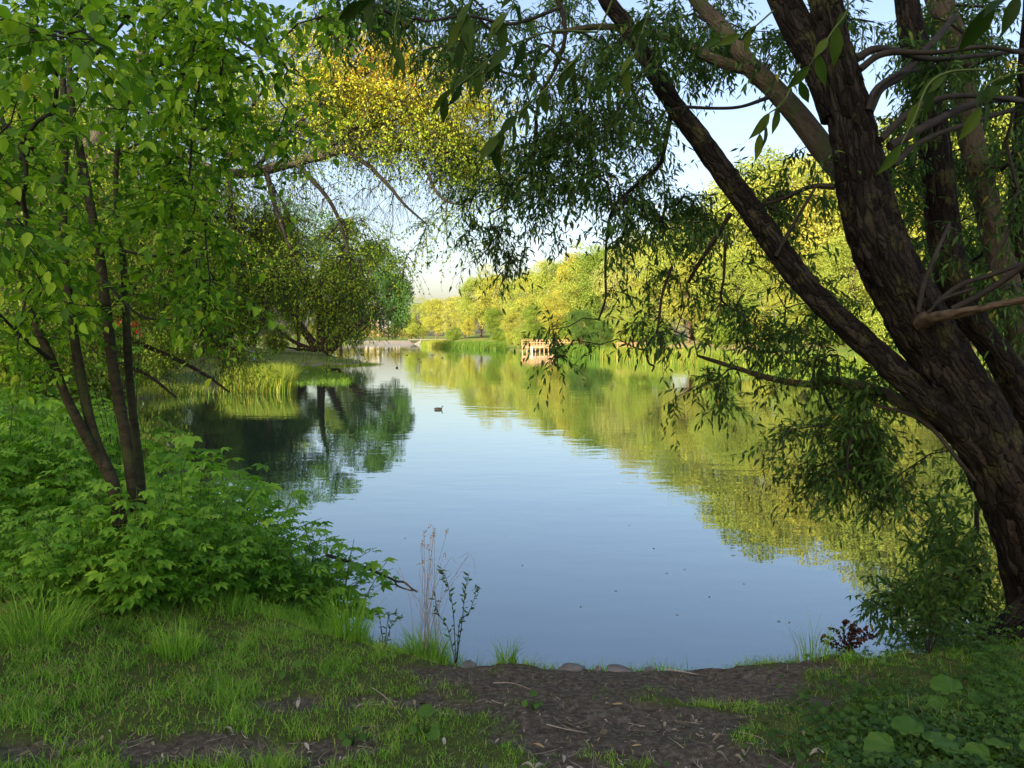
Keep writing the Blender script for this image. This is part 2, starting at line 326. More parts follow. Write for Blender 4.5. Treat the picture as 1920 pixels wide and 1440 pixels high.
def terrain(x, y):
    x = np.asarray(x, float); y = np.asarray(y, float)
    d = shore_dist(x, y)
    wob = (fbm(x*.7, y*.7, 11, 3)-.5)
    near = np.interp(d, [0, .35, .8, 1.3, 2.5, 4, 8, 30], [-.02, .24, .56, .85, 1.02, 1.17, 1.31, 1.8])
    left = np.interp(d, [0, .6, 3, 8, 20, 60, 400], [-.02, .22, .42, .75, 1.1, 1.6, 3])
    right = np.interp(d, [0, .6, 4, 10, 30, 60, 400], [-.02, .2, .6, 2.0, 3.0, 3.5, 5])
    far = np.interp(d, [0, 6, 12, 60, 500], [-.02, .9, 1.0, 1.2, 3])
    wn_ = np.clip((17-y)/5, 0, 1); wr = np.clip((x-(-24)-(y-200)*-.15)/10, 0, 1)*(y > 17)
    wr = np.where((y > 17) & (x > -12) & (y < 150), 1, wr)
    h = left*(1-wr)+right*wr
    wf = np.clip((y-255)/10, 0, 1)*np.clip((-20-x)/8, 0, 1); h = h*(1-wf)+far*wf
    h = near*wn_+h*(1-wn_)
    small = (fbm(x*3.1, y*3.1, 21, 4)-.5)*.09*np.clip(d, 0, 1)*np.clip(1.4-np.hypot(x, y)/25, 0, 1)
    h = h+wob*.10*np.clip(d, 0, 1)+small
    return np.where(d < 0, np.maximum(-.02+d*.35, -1.6), h)
def tz(x, y): return float(terrain(np.array([x]), np.array([y]))[0])

DIRT = []
for (px, py, rx, ry, w) in [(1180, 1290, 330, 45, 1.2), (1230, 1360, 330, 60, 1.2), (1050, 1400, 220, 50, 1.0), (650, 1400, 240, 34, .9), (330, 1400, 220, 30, .8), (960, 1265, 170, 22, 1.0),
        (1400, 1290, 170, 25, .8), (860, 1330, 120, 40, .6), (560, 1290, 60, 10, .8), (1350, 1430, 250, 40, 1.0), (30, 1420, 90, 30, .8), (1080, 1258, 240, 16, 1.1), (1150, 1330, 400, 90, .95), (880, 1262, 60, 14, .9), (700, 1340, 60, 26, .8), (760, 1300, 50, 20, .75)]:
    c = G(px, py, 1.08); ex = G(px+rx, py, 1.08); ey = G(px, py+ry, 1.08)
    DIRT.append((c[0], c[1], abs(ex[0]-c[0]), max(abs(c[1]-ey[1]), .12), w))
DIRT += [(.6, 4.25, 1.15, .42, 1.3), (.1, 3.75, .8, .5, 1.0), (1.3, 3.9, .6, .5, .9)]
GRASSY = []
for (px, py, rx, ry, w) in [(880, 1330, 60, 30, .7), (930, 1405, 100, 22, .6), (1300, 1268, 150, 9, .7), (1440, 1275, 120, 20, .8), (1190, 1335, 60, 14, .5), (1440, 1350, 50, 25, .6), (830, 1390, 90, 30, .7), (640, 1340, 120, 30, .5), (1300, 1385, 60, 14, .4), (1560, 1340, 120, 60, .8), (740, 1290, 70, 20, .5), (1090, 1390, 60, 16, .45)]:
    c = G(px, py, 1.08); ex = G(px+rx, py, 1.08); ey = G(px, py+ry, 1.08); GRASSY.append((c[0], c[1], abs(ex[0]-c[0]), max(abs(c[1]-ey[1]), .1), w))
def dirt_amt(x, y):
    v = np.zeros_like(x)
    for cx, cy, rx, ry, w in DIRT: v = np.maximum(v, w*np.exp(-(((x-cx)/rx)**2+((y-cy)/ry)**2)**1.3*.7))
    for cx, cy, rx, ry, w in GRASSY: v = v-w*np.exp(-((x-cx)/rx)**2-((y-cy)/ry)**2)
    return np.clip((v+(fbm(x*4, y*4, 5, 4)-.5)*1.7+(fbm(x*13, y*13, 6, 3)-.5)*.7-.40)*3.2, 0, 1)

def axis(segs):
    out = [segs[0][0]]
    for a, b, st in segs:
        n = max(1, int(round((b-a)/st))); out += list(np.linspace(a, b, n+1)[1:])
    return np.array(out)
gx = axis([(-900, -120, 40), (-120, -30, 4), (-30, -6, .8), (-6, -3.2, .12), (-3.2, 3.4, .035), (3.4, 7, .12), (7, 30, .8), (30, 120, 4), (120, 900, 40)])
gy = axis([(-90, -6, 6), (-6, 1.6, .5), (1.6, 6.2, .035), (6.2, 12, .15), (12, 45, .8), (45, 110, 1.5), (110, 300, 4), (300, 1400, 50)])
X, Y = np.meshgrid(gx, gy); Z = terrain(X, Y); nx, ny = len(gx), len(gy)
dm = dirt_amt(X, Y)*(np.hypot(X, Y) < 9)
Z = Z - dm*.018 + np.where(np.hypot(X, Y) < 8, (fbm(X*14, Y*14, 31, 3)-.5)*.03*dm, 0)
g = Geo(); i = (np.arange(ny-1)[:, None]*nx); j = np.arange(nx-1)[None]
f = np.stack([i+j, i+j+1, i+nx+j+1, i+nx+j], -1).reshape(-1, 4)
fm = dm[:-1, :-1].ravel()
g.add(np.stack([X, Y, Z], -1).reshape(-1, 3), f, fm)
# ground material
gm, nt, N, L = new_mat('ground'); b = N['Principled BSDF']; b.inputs['Roughness'].default_value = .95; b.inputs['Specular IOR Level'].default_value = .1
tc = N.new('ShaderNodeNewGeometry')
def noise(sc, det=6, ro=.6):
    n = N.new('ShaderNodeTexNoise'); n.inputs['Scale'].default_value = sc; n.inputs['Detail'].default_value = det; n.inputs['Roughness'].default_value = ro; L.new(tc.outputs['Position'], n.inputs[0]); return n.outputs[0]
at = N.new('ShaderNodeAttribute'); at.attribute_name = 'dirt'
nA = noise(2.2); nB = noise(30, 8, .75); nC = noise(.12, 4)
soil = ramp(nt, nB, [(.3, (.028, .022, .015)), (.5, (.115, .096, .07)), (.72, (.27, .235, .175))])
grs = ramp(nt, nB, [(.3, (.05, .06, .02)), (.7, (.13, .17, .04))])
far_g = ramp(nt, nC, [(.4, (.09, .16, .03)), (.62, (.20, .20, .05))])
sx = N.new('ShaderNodeSeparateXYZ'); L.new(tc.outputs['Position'], sx.inputs[0])
mr = N.new('ShaderNodeMapRange'); mr.inputs[1].default_value = 14; mr.inputs[2].default_value = 30; L.new(sx.outputs[1], mr.inputs[0])
m1 = N.new('ShaderNodeMixRGB'); L.new(mr.outputs[0], m1.inputs[0]); L.new(grs, m1.inputs[1]); L.new(far_g, m1.inputs[2])
# sandy bank on the right shore
sh = N.new('ShaderNodeMath'); sh.operation = 'GREATER_THAN'; sh.inputs[1].default_value = 12; L.new(sx.outputs[0], sh.inputs[0])
s2 = ramp(nt, nC, [(.48, (0, 0, 0)), (.56, (1, 1, 1))]); mm = N.new('ShaderNodeMath'); mm.operation = 'MULTIPLY'; L.new(sh.outputs[0], mm.inputs[0]); L.new(s2, mm.inputs[1])
m3 = N.new('ShaderNodeMixRGB'); m3.inputs[2].default_value = (.30, .25, .12, 1); L.new(mm.outputs[0], m3.inputs[0]); L.new(m1.outputs[0], m3.inputs[1])
m2 = N.new('ShaderNodeMixRGB'); L.new(at.outputs['Fac'], m2.inputs[0]); L.new(m3.outputs[0], m2.inputs[1]); L.new(soil, m2.inputs[2])
L.new(m2.outputs[0], b.inputs['Base Color'])
bp = N.new('ShaderNodeBump'); bp.inputs['Strength'].default_value = .8; bp.inputs['Distance'].default_value = .02; L.new(nB, bp.inputs['Height']); L.new(bp.outputs[0], b.inputs['Normal'])
ground = g.build('ground', gm); tag(ground, kind='structure')
a = ground.data.attributes.new('dirt', 'FLOAT', 'POINT')
dshore = shore_dist(X, Y); a.data.foreach_set('value', np.maximum(dm, np.clip(1.1-dshore/.9, 0, 1)*(np.hypot(X, Y) < 60)).astype(np.float32).ravel())

# water
wm, nt, N, L = new_mat('water'); out = N['Material Output']; N.remove(N['Principled BSDF'])
tc = N.new('ShaderNodeNewGeometry'); mp = N.new('ShaderNodeMapping'); mp.inputs['Scale'].default_value = (.55, 1.0, 1); L.new(tc.outputs['Position'], mp.inputs[0])
def wnoise(sc, det):
    n = N.new('ShaderNodeTexNoise'); n.inputs['Scale'].default_value = sc; n.inputs['Detail'].default_value = det; n.inputs['Roughness'].default_value = .5; L.new(mp.outputs[0], n.inputs[0]); return n.outputs[0]
w1 = wnoise(2.2, 2); w2 = wnoise(.6, 2); w3 = wnoise(.05, 3)
patch = ramp(nt, w3, [(.42, (.35, .35, .35)), (.6, (1, 1, 1))])
ad = N.new('ShaderNodeMath'); ad.operation = 'MULTIPLY_ADD'; L.new(w2, ad.inputs[0]); ad.inputs[1].default_value = 2.0; L.new(w1, ad.inputs[2])
bp = N.new('ShaderNodeBump'); bp.inputs['Distance'].default_value = .0045; L.new(patch, bp.inputs['Strength']); L.new(ad.outputs[0], bp.inputs['Height'])
gl = N.new('ShaderNodeBsdfGlossy'); gl.inputs['Roughness'].default_value = .015; gl.inputs['Color'].default_value = (.86, .93, .97, 1); L.new(bp.outputs[0], gl.inputs['Normal'])
df = N.new('ShaderNodeBsdfDiffuse'); df.inputs['Color'].default_value = (.022, .036, .03, 1)
fr = N.new('ShaderNodeFresnel'); fr.inputs['IOR'].default_value = 2.3; L.new(bp.outputs[0], fr.inputs['Normal'])
ms = N.new('ShaderNodeMixShader'); fm_ = N.new('ShaderNodeMath'); fm_.operation = 'MULTIPLY'; fm_.use_clamp = True; fm_.inputs[1].default_value = 1.25; L.new(fr.outputs[0], fm_.inputs[0]); L.new(fm_.outputs[0], ms.inputs[0]); L.new(df.outputs[0], ms.inputs[1]); L.new(gl.outputs[0], ms.inputs[2]); L.new(ms.outputs[0], out.inputs[0])
g = Geo(); wx = np.linspace(-130, 110, 25); wy = np.linspace(3, 300, 31); X2, Y2 = np.meshgrid(wx, wy)
i = (np.arange(30)[:, None]*25); j = np.arange(24)[None]
g.add(np.stack([X2, Y2, np.zeros_like(X2)], -1).reshape(-1, 3), np.stack([i+j, i+j+1, i+26+j-1+0, i+25+j], -1).reshape(-1, 4) if False else np.stack([i+j, i+j+1, i+25+j+1, i+25+j], -1).reshape(-1, 4))
tag(g.build('water', wm), kind='structure')

# ------------------------------------------------------------------ background tree prototypes (unit height)
def crown_pts(nc, shape, leaf, per, seed):
    """returns Geo of unit tree crown. shape: (cx,cz,rx,rz,taper)"""
    r0 = np.random.default_rng(seed); geo = Geo()
    cz, rx, rz, top = shape
    u = r0.normal(size=(nc, 3)); u = nrm(u); rad = r0.uniform(.45, .92, nc)[:, None]
    cc = u*rad; zz = cc[:, 2]
    prof = 1 - top*np.clip(zz, 0, 1)
    c = np.stack([cc[:, 0]*rx*prof, cc[:, 1]*rx*prof, cz+zz*rz], -1)
    cr = r0.uniform(.16, .30, nc)*rx*1.25
    for k in range(nc):
        n = int(per*(cr[k]/(.22*rx*1.25))**2); d = nrm(r0.normal(size=(n, 3))); d[:, 2] = np.abs(d[:, 2])*1.0*np.where(r0.random(n) < .75, 1, -1)
        rr = cr[k]*r0.uniform(.55, 1.08, n)**.7
        bumpy = 1+.25*np.sin(d[:, 0]*9+k)*np.sin(d[:, 1]*8+2*k)*np.sin(d[:, 2]*7)
        p = c[k]+d*(rr*bumpy)[:, None]*np.array([1, 1, .8])
        up = nrm(d*1.0+nrm(r0.normal(size=(n, 3)))*.9+np.array([0, 0, .3])); dd = nrm(r0.normal(size=(n, 3))+np.array([0, 0, -.4]))
        stamp(geo, LEAF2, p, dd, up, leaf*r0.uniform(.7, 1.4, n), np.clip(r0.random(n)*.6+r0.random()*.4, 0, 1), 1.5)
    return geo, c
def far_tree(kind, name, leaf=.011, nc=60, per=380, seed=1, bark='dark_bark', tree_label='', cat='tree'):
    shapes = {'round': (.53, .34, .46, .15), 'tall': (.54, .22, .45, .35), 'wide': (.54, .46, .44, .15), 'bush': (.45, .6, .5, .1), 'narrow': (.55, .15, .44, .5)}
    geo, cen = crown_pts(nc, shapes[kind], leaf, per, seed)
    t = thing(name, (0, 0, 0), tree_label, cat); r0 = np.random.default_rng(seed+50)
    tg = Geo(); top = np.array([r0.normal()*.02, r0.normal()*.02, .82]); base = np.array([0, 0, -.03])
    th = np.vstack([base, [.004, .002, .12], [r0.normal()*.015, r0.normal()*.015, .4], top]); tp = catmull(th, 6)
    tube(tg, tp, np.linspace(.02, .004, len(tp))*(1.4 if kind in ('wide', 'bush') else 1), 8)
    for k in range(min(26, nc)):
        s0 = tp[r0.integers(5, len(tp)-2)]; e = cen[k]; mid = (s0+e)/2+np.array([0, 0, .03])
        q = catmull([s0, mid, e], 4); tube(tg, q, np.linspace(.006, .0015, len(q)), 5, cap=False)
    tg.build('trunk', M[bark], t); co = geo.build('crown', M['far_leaf'], t, smooth=False)
    return t
PROTO = {
    'round': far_tree('round', 'broadleaf_tree', seed=1), 'round2': far_tree('round', 'broadleaf_tree', seed=2, nc=75, bark='red_bark'), 'tall': far_tree('tall', 'broadleaf_tree', seed=3, nc=70, per=300),
    'wide': far_tree('wide', 'broadleaf_tree', seed=4, nc=80, per=400), 'bush': far_tree('bush', 'bush', seed=5, nc=45, per=300, leaf=.03, cat='bush'),
    'fine': far_tree('round', 'broadleaf_tree', seed=6, nc=90, per=620, leaf=.0075), 'fine2': far_tree('tall', 'broadleaf_tree', seed=7, nc=90, per=500, leaf=.0075)}
USED = set()
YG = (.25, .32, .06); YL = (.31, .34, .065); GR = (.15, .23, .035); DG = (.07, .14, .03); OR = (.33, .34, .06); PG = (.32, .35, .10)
def put(kind, x, y, h, col, label, group, wid=1.0, rz=None, z=None):
    p = PROTO[kind]; rz = rng.uniform(0, 6.28) if rz is None else rz; z = tz(x, y)-.05 if z is None else z
    if kind not in USED:
        USED.add(kind); o = p; o.location = (x, y, z); o.rotation_euler = (0, 0, rz); o.scale = (h*wid, h*wid, h)
        o['label'] = label; o['group'] = group
        for c in o.children:
            if c.name.startswith('crown'): c.color = (*col, 1)
        return o
    return copy_tree(p, (x, y, z), rz, (h*wid, h*wid, h), label, group, col)
def at(px, Y): return (px-960)/F*Y
def hpx(py, Y): return CH+(HZ-py)/F*Y
RB = 'trees along the sunlit right bank'
LR = 'yellow-green broadleaf tree in the dense row on the sunlit right bank'
CW = {YG: 'yellow-green', YL: 'golden', GR: 'green', DG: 'dark green', OR: 'orange-tinted', PG: 'pale gold'}; SW = {'round': 'round-crowned', 'round2': 'full-crowned', 'tall': 'narrow', 'wide': 'broad', 'bush': 'low bushy'}
ANCH = [(800, 'near the sluice bridge'), (880, 'above the left end of the long dark reed bed'), (950, 'above the right end of the long dark reed bed'), (1030, 'behind the wooden jetty'), (1110, 'just right of the jetty'), (1200, 'behind the second railing'), (1330, 'above the sandy bank right of the second railing'), (1450, 'behind the thin slanting willow bough'), (1560, 'between the slanting bough and the big trunk'), (1700, 'behind the big dark trunk'), (1850, 'seen right of the big dark trunk'), (9999, 'beyond the right edge stems')]
SEEN = {}
def mklabel(kind, px, D, col, what='tree'):
    l = f"{CW[col]} {SW.get(kind, 'shaded')} {what} {[a for x_, a in ANCH if px < x_][0]}"; SEEN[l] = SEEN.get(l, 0)+1
    return (l if SEEN[l] == 1 else l+{2: ', farther along', 3: ', third there'}.get(SEEN[l], ', another')).replace('above the sandy bank right of the second railing', 'above the sandy bank')
def rt(kind, px, D, top, col, label=LR, wid=1.0):
    if label == LR: label = mklabel(kind, px, D, col)
    x = at(px, D); z = tz(x, D); return put(kind, x, D, (hpx(top, D)-z)/.97, col, label, RB, wid)
rt('round', 785, 300, 556, YG, 'small rounded yellow-green tree beyond the sluice bridge, beside the dark willow', 1.1)
rt('tall', 772, 320, 585, YG, 'low pale tree in the gap between the dark willow and the lit row', 1.2)
rt('round2', 818, 285, 549, YL, 'golden tree just behind the sluice bridge, left end of the lit row')
rt('tall', 846, 262, 553, PG); rt('round', 872, 255, 543, YL)
rt('round2', 902, 232, 504, YG, 'tall tree whose crown first steps up above the low left end of the lit row', 1.05)
rt('round', 932, 222, 495, YL); rt('tall', 955, 215, 522, PG); rt('round2', 985, 205, 500, YG)
rt('round', 880, 225, 590, OR); rt('round2', 925, 205, 570, GR); rt('bush', 850, 228, 612, GR, wid=1.0)
rt('round', 1015, 190, 488, YL); rt('round2', 1048, 175, 470, YG); rt('tall', 1072, 168, 466, OR)
rt('round', 1105, 160, 456, YG); rt('round2', 1142, 150, 442, GR, 'grey-green tree with an airy top standing above its neighbours on the right bank')
rt('round', 960, 176, 575, YL); rt('round2', 1005, 160, 560, GR); rt('bush', 985, 156, 618, YG); rt('round', 1040, 150, 545, OR, 'orange-tinted tree behind the wooden jetty')
rt('wide', 1195, 135, 440, PG, 'pale golden weeping tree with a broad dome on the right bank', .85)
rt('round', 1240, 130, 425, YL); rt('wide', 1180, 116, 545, YG, wid=1.0); rt('round2', 1090, 132, 570, DG, 'dark green low tree in shade between the jetty and the reeds', 1.0)
rt('round', 1128, 122, 590, DG); rt('wide', 1300, 118, 400, YG); rt('round2', 1290, 105, 480, YL, wid=1.0)
rt('round', 1360, 110, 350, YL); rt('wide', 1380, 95, 470, YG); rt('round2', 1440, 105, 255, YG, 'tallest lit tree on the right bank, seen through the willow leaves', 1.0)
rt('round', 1500, 95, 290, YL); rt('wide', 1490, 84, 500, YL, wid=.9); rt('round2', 1570, 90, 300, OR, wid=1.0); rt('round', 1640, 82, 240, YL)
rt('wide', 1600, 76, 440, YG); rt('round2', 1720, 76, 190, YG); rt('wide', 1740, 68, 400, YL); rt('round', 1810, 70, 160, YL); rt('round2', 1900, 66, 140, YG)
rt('wide', 1880, 60, 380, YG); rt('round', 2000, 62, 100, YL); rt('wide', 2020, 55, 350, YG); rt('round2', 2130, 56, 80, YG); rt('wide', 2180, 48, 300, YL); rt('round', 2290, 50, 60, YG)
rt('bush', 1330, 96, 585, YG, 'rounded sunlit bush above the sandy bank, right of the second railing', wid=.8); rt('bush', 1420, 88, 575, YL, 'yellow bush above the sandy bank behind the drooping willow leaves', wid=.8)
rt('bush', 1560, 78, 560, GR, 'green bush at the back of the right-hand reeds', wid=.8); rt('bush', 1680, 70, 540, YG, 'bush behind the reeds beside the leaning trunk', wid=.8)
rt('bush', 1062, 140, 628, OR, 'small orange autumn bush beside the right end of the jetty', wid=1.2)

rb_ = np.random.default_rng(8); edge_ = [(-6, 182), (0, 168), (6, 150), (12, 140), (14, 128), (15, 116), (18, 106), (20, 98), (24, 90), (28, 82), (32, 72), (38, 62), (46, 50), (56, 42)]
for i_ in range(len(edge_)-1):
    for u_ in (.0, .33, .66):
        x_ = edge_[i_][0]*(1-u_)+edge_[i_+1][0]*u_+rb_.uniform(0, 2); y_ = edge_[i_][1]*(1-u_)+edge_[i_+1][1]*u_+rb_.uniform(0, 3)
        if 12 < x_ < 22 and 88 < y_ < 104: continue
        put('bush', x_+2, y_+2, rb_.uniform(3, 5.5), YG if (i_+int(u_*3)) % 2 else GR, mklabel('bush', 960+F*(x_+2)/(y_+2), y_, YG if (i_+int(u_*3)) % 2 else GR, 'undergrowth'), 'undergrowth bushes along the right bank', rb_.uniform(.8, 1.2))
LB = 'trees in the shaded wood on the left bank'
LL_ = 'dark green tree in the shaded wood on the left bank'
CW[(.12, .17, .02)] = 'yellow-green'; SW.update({'fine': 'round-crowned', 'fine2': 'narrow'})
def lt(kind, px, D, top, col, label=LL_, wid=1.0, group=LB):
    if label == LL_:
        l = f"{CW[col]} {SW[kind]} tree "+('beyond the left edge of the wood' if px < 0 else 'far left in the wood' if px < 100 else 'behind the slender trunks' if px < 300 else 'left of the standing person' if px < 440 else 'behind the standing person' if px < 530 else 'beside the big leaning willow')
        SEEN[l] = SEEN.get(l, 0)+1; label = l+('' if SEEN[l] == 1 else ', the one farther back')
    x = at(px, D); z = tz(x, D); return put(kind, x, D, (hpx(top, D)-z)/.97, col, label, group, wid)
# shaded wood on the left
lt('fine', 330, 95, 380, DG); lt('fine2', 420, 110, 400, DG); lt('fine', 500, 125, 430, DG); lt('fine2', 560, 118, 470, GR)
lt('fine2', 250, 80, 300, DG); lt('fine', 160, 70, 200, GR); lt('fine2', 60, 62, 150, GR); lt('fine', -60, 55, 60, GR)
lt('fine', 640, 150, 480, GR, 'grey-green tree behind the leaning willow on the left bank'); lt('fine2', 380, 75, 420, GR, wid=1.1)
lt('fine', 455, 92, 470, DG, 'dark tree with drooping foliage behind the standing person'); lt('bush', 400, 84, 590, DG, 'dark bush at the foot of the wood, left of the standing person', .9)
lt('bush', 520, 100, 610, GR, 'dark green bush beside the path behind the leaning trunks', .8); lt('bush', 330, 60, 600, GR, 'round shaded bush behind the hanging bare twigs', .8)
lt('fine2', -200, 45, -100, GR); lt('fine', -340, 36, -200, GR)
YT = (.12, .17, .02)
lt('fine', 20, 34, 100, YT, 'yellow-green tree behind the multi-stemmed tree at the left edge'); lt('fine2', 120, 40, 180, YT, 'yellow-green narrow tree showing between the stems at the left')
lt('bush', 150, 26, 560, YT, 'broad yellow-green bush on the left bank behind the stems', .9); lt('bush', 270, 38, 590, GR, 'green bush at the waterside below the hanging twigs', .9); lt('bush', 20, 22, 520, GR, 'large bush at the left edge behind the leafy plants', .9)
# unseen woodland behind the camera, placed and sized to throw the foreground into shade
SB = 'unseen woodland trees placed to shade the near bank'
for k, (x, y, h) in enumerate([(-54, -50, 24), (-46, -53, 25), (-39, -49, 25), (-32, -52, 25), (-25, -49, 25), (-18, -52, 28), (-11, -49, 28), (-4, -53, 28), (4, -50, 27), (-42, -60, 25), (-28, -61, 26), (-14, -60, 30), (-1, -61, 29), (12, -55, 26), (-35, -20, 18), (-38, -6, 17), (-34, 8, 16), (-40, 22, 18), (-46, 38, 19)]):
    put('fine' if k % 2 else 'fine2', x, y, h, GR, 'unseen woodland tree placed off-frame to shade the near bank', SB, 1.2)

# big leaning willow on the left peninsula
bw = thing('weeping_willow', (-23, 100, tz(-23, 100)), 'large dark rounded willow leaning over the lake from the left peninsula', 'tree')
o0 = np.array(bw.location); tg = Geo()
def lp(px, py, Y): return P(px, py, Y)-o0
mains = [([(612, 657, 99), (640, 632, 98), (668, 612, 97), (700, 585, 96), (735, 540, 96)], .9, .18), ([(600, 657, 100), (618, 610, 100), (640, 560, 99), (668, 510, 98)], .8, .2), ([(606, 655, 101), (600, 600, 102), (600, 540, 102), (610, 480, 102)], .7, .2),
         ([(690, 588, 96), (712, 590, 95), (728, 584, 95), (742, 575, 95)], .2, .08), ([(640, 632, 98), (668, 628, 97), (690, 610, 96)], .3, .1), ([(596, 655, 101), (570, 620, 101), (540, 570, 102), (520, 520, 102)], .6, .2), ([(590, 657, 100), (550, 640, 100), (515, 612, 101)], .35, .15), ([(592, 655, 101), (562, 655, 101), (530, 650, 101)], .22, .1)]
for pts, r_a, r_b in mains:
    q = catmull([lp(*p) for p in pts], 6); tube(tg, q, np.linspace(r_a, r_b, len(q)), 10)
tg.build('trunk', M['dark_bark'], bw)
cg = Geo(); r0 = np.random.default_rng(77)
blobs = []
for _ in range(105):
    px = r0.uniform(430, 757); tp_ = np.interp(px, [470, 560, 640, 700, 735, 757], [400, 380, 415, 465, 500, 540]); bt = np.interp(px, [470, 560, 620, 680, 757], [560, 575, 570, 600, 608])
    blobs.append((px, r0.uniform(tp_, bt), r0.uniform(93, 108), r0.uniform(.9, 1.7)))
for (px, py) in [(700, 480), (722, 490), (740, 515), (752, 540), (757, 565), (752, 590), (735, 600), (720, 612), (745, 570), (735, 540), (715, 520), (690, 465), (715, 470), (737, 492), (676, 632), (664, 638), (728, 560), (748, 605), (738, 622)]:
    blobs.append((px, py, r0.uniform(95, 99), 1.3 if py < 600 else .8))
for px, py, D, r_ in blobs:
    c = lp(px, py, D); n = int(330*r_*r_); d = nrm(r0.normal(size=(n, 3))); p = c+d*r_*r0.uniform(.5, 1.05, n)[:, None]**.6
    stamp(cg, LEAF2, p, nrm(r0.normal(size=(n, 3))*.6+np.array([0, 0, -1])), nrm(d+r0.normal(size=(n, 3))*.4), r0.uniform(.14, .28, n), np.clip(r0.random(n)*.7+r0.random()*.3, 0, 1), 1.3)
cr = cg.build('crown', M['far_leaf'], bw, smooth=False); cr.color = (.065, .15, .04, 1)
# dark multi-stemmed tree behind the person
ms_ = thing('leaning_tree', (at(482, 88), 88, tz(at(482, 88), 88)), 'dark trunk leaning right directly behind the standing person', 'tree'); o1 = np.array(ms_.location)
tg = Geo(); q = catmull([P(470, 650, 88)-o1, P(478, 625, 88)-o1, P(490, 600, 88)-o1, P(500, 560, 88)-o1, P(505, 500, 88)-o1], 5); tube(tg, q, np.linspace(.55, .25, len(q)), 10); tg.build('trunk', M['dark_bark'], ms_)
cg = Geo()
for _ in range(30):
    c = P(r0.uniform(450, 550), r0.uniform(440, 540), r0.uniform(85, 92))-o1; n = 300; d = nrm(r0.normal(size=(n, 3)))
    stamp(cg, LEAF2, c+d*1.2*r0.uniform(.5, 1.05, n)[:, None], nrm(r0.normal(size=(n, 3))+np.array([0, 0, -1])), nrm(d+r0.normal(size=(n, 3))*.5), r0.uniform(.12, .25, n), None, 1.4)
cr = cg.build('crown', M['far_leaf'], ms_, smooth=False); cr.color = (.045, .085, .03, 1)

#@@PART2
# ------------------------------------------------------------------ near trees grown over their real limbs
def grow(skels, targets, seed=0, arch=.15, step=.18, hang=.0):
    """joins every target point to the nearest point of the growing tree by a curved path; returns chains, tips"""
    r0 = np.random.default_rng(seed)
    nodes = np.vstack([s for s in skels]); n0 = len(nodes)
    cap = n0+len(targets)*60; P_ = np.zeros((cap, 3)); P_[:n0] = nodes; par = np.full(cap, -1); n = n0
    d0 = np.array([np.min(np.linalg.norm(nodes-t, axis=1)) for t in targets]); chains = []
    for ti in np.argsort(d0):
        t = targets[ti]; dd = np.linalg.norm(P_[:n]-t, axis=1); dd[n0:n] += .12; k = int(np.argmin(dd)); a = P_[k]
        L = np.linalg.norm(t-a); m = max(3, min(40, int(L/step)+2)); u = np.linspace(0, 1, m)[1:, None]
        c = (a+t)/2+np.array([0, 0, L*arch])+r0.normal(size=3)*L*.10
        q = (1-u)**2*a+2*u*(1-u)*c+u*u*t
        q[:-1] += r0.normal(size=(m-2, 3))*min(.03, .06*L)
        if hang: q[:, 2] -= hang*u[:, 0]**2*0
        idx = np.arange(n, n+m-1); P_[idx] = q; par[idx] = np.concatenate([[k], idx[:-1]]); n += m-1
        chains.append((k, idx))
    cnt = np.zeros(n); tips = np.array([c[1][-1] for c in chains]); cnt[tips] += 1
    for i in range(n-1, n0-1, -1):
        cnt[par[i]] += cnt[i]
    return P_[:n], par[:n], cnt, chains, n0
def chain_tubes(geo, P_, cnt, chains, r_tip=.0035, p=.5, rmax=.05, sides=5):
    for k, idx in chains:
        pts = np.vstack([P_[k], P_[idx]]); c = np.concatenate([[cnt[idx[0]]], cnt[idx]])
        tube(geo, pts, np.minimum(r_tip*c**p, rmax), sides, cap=False)
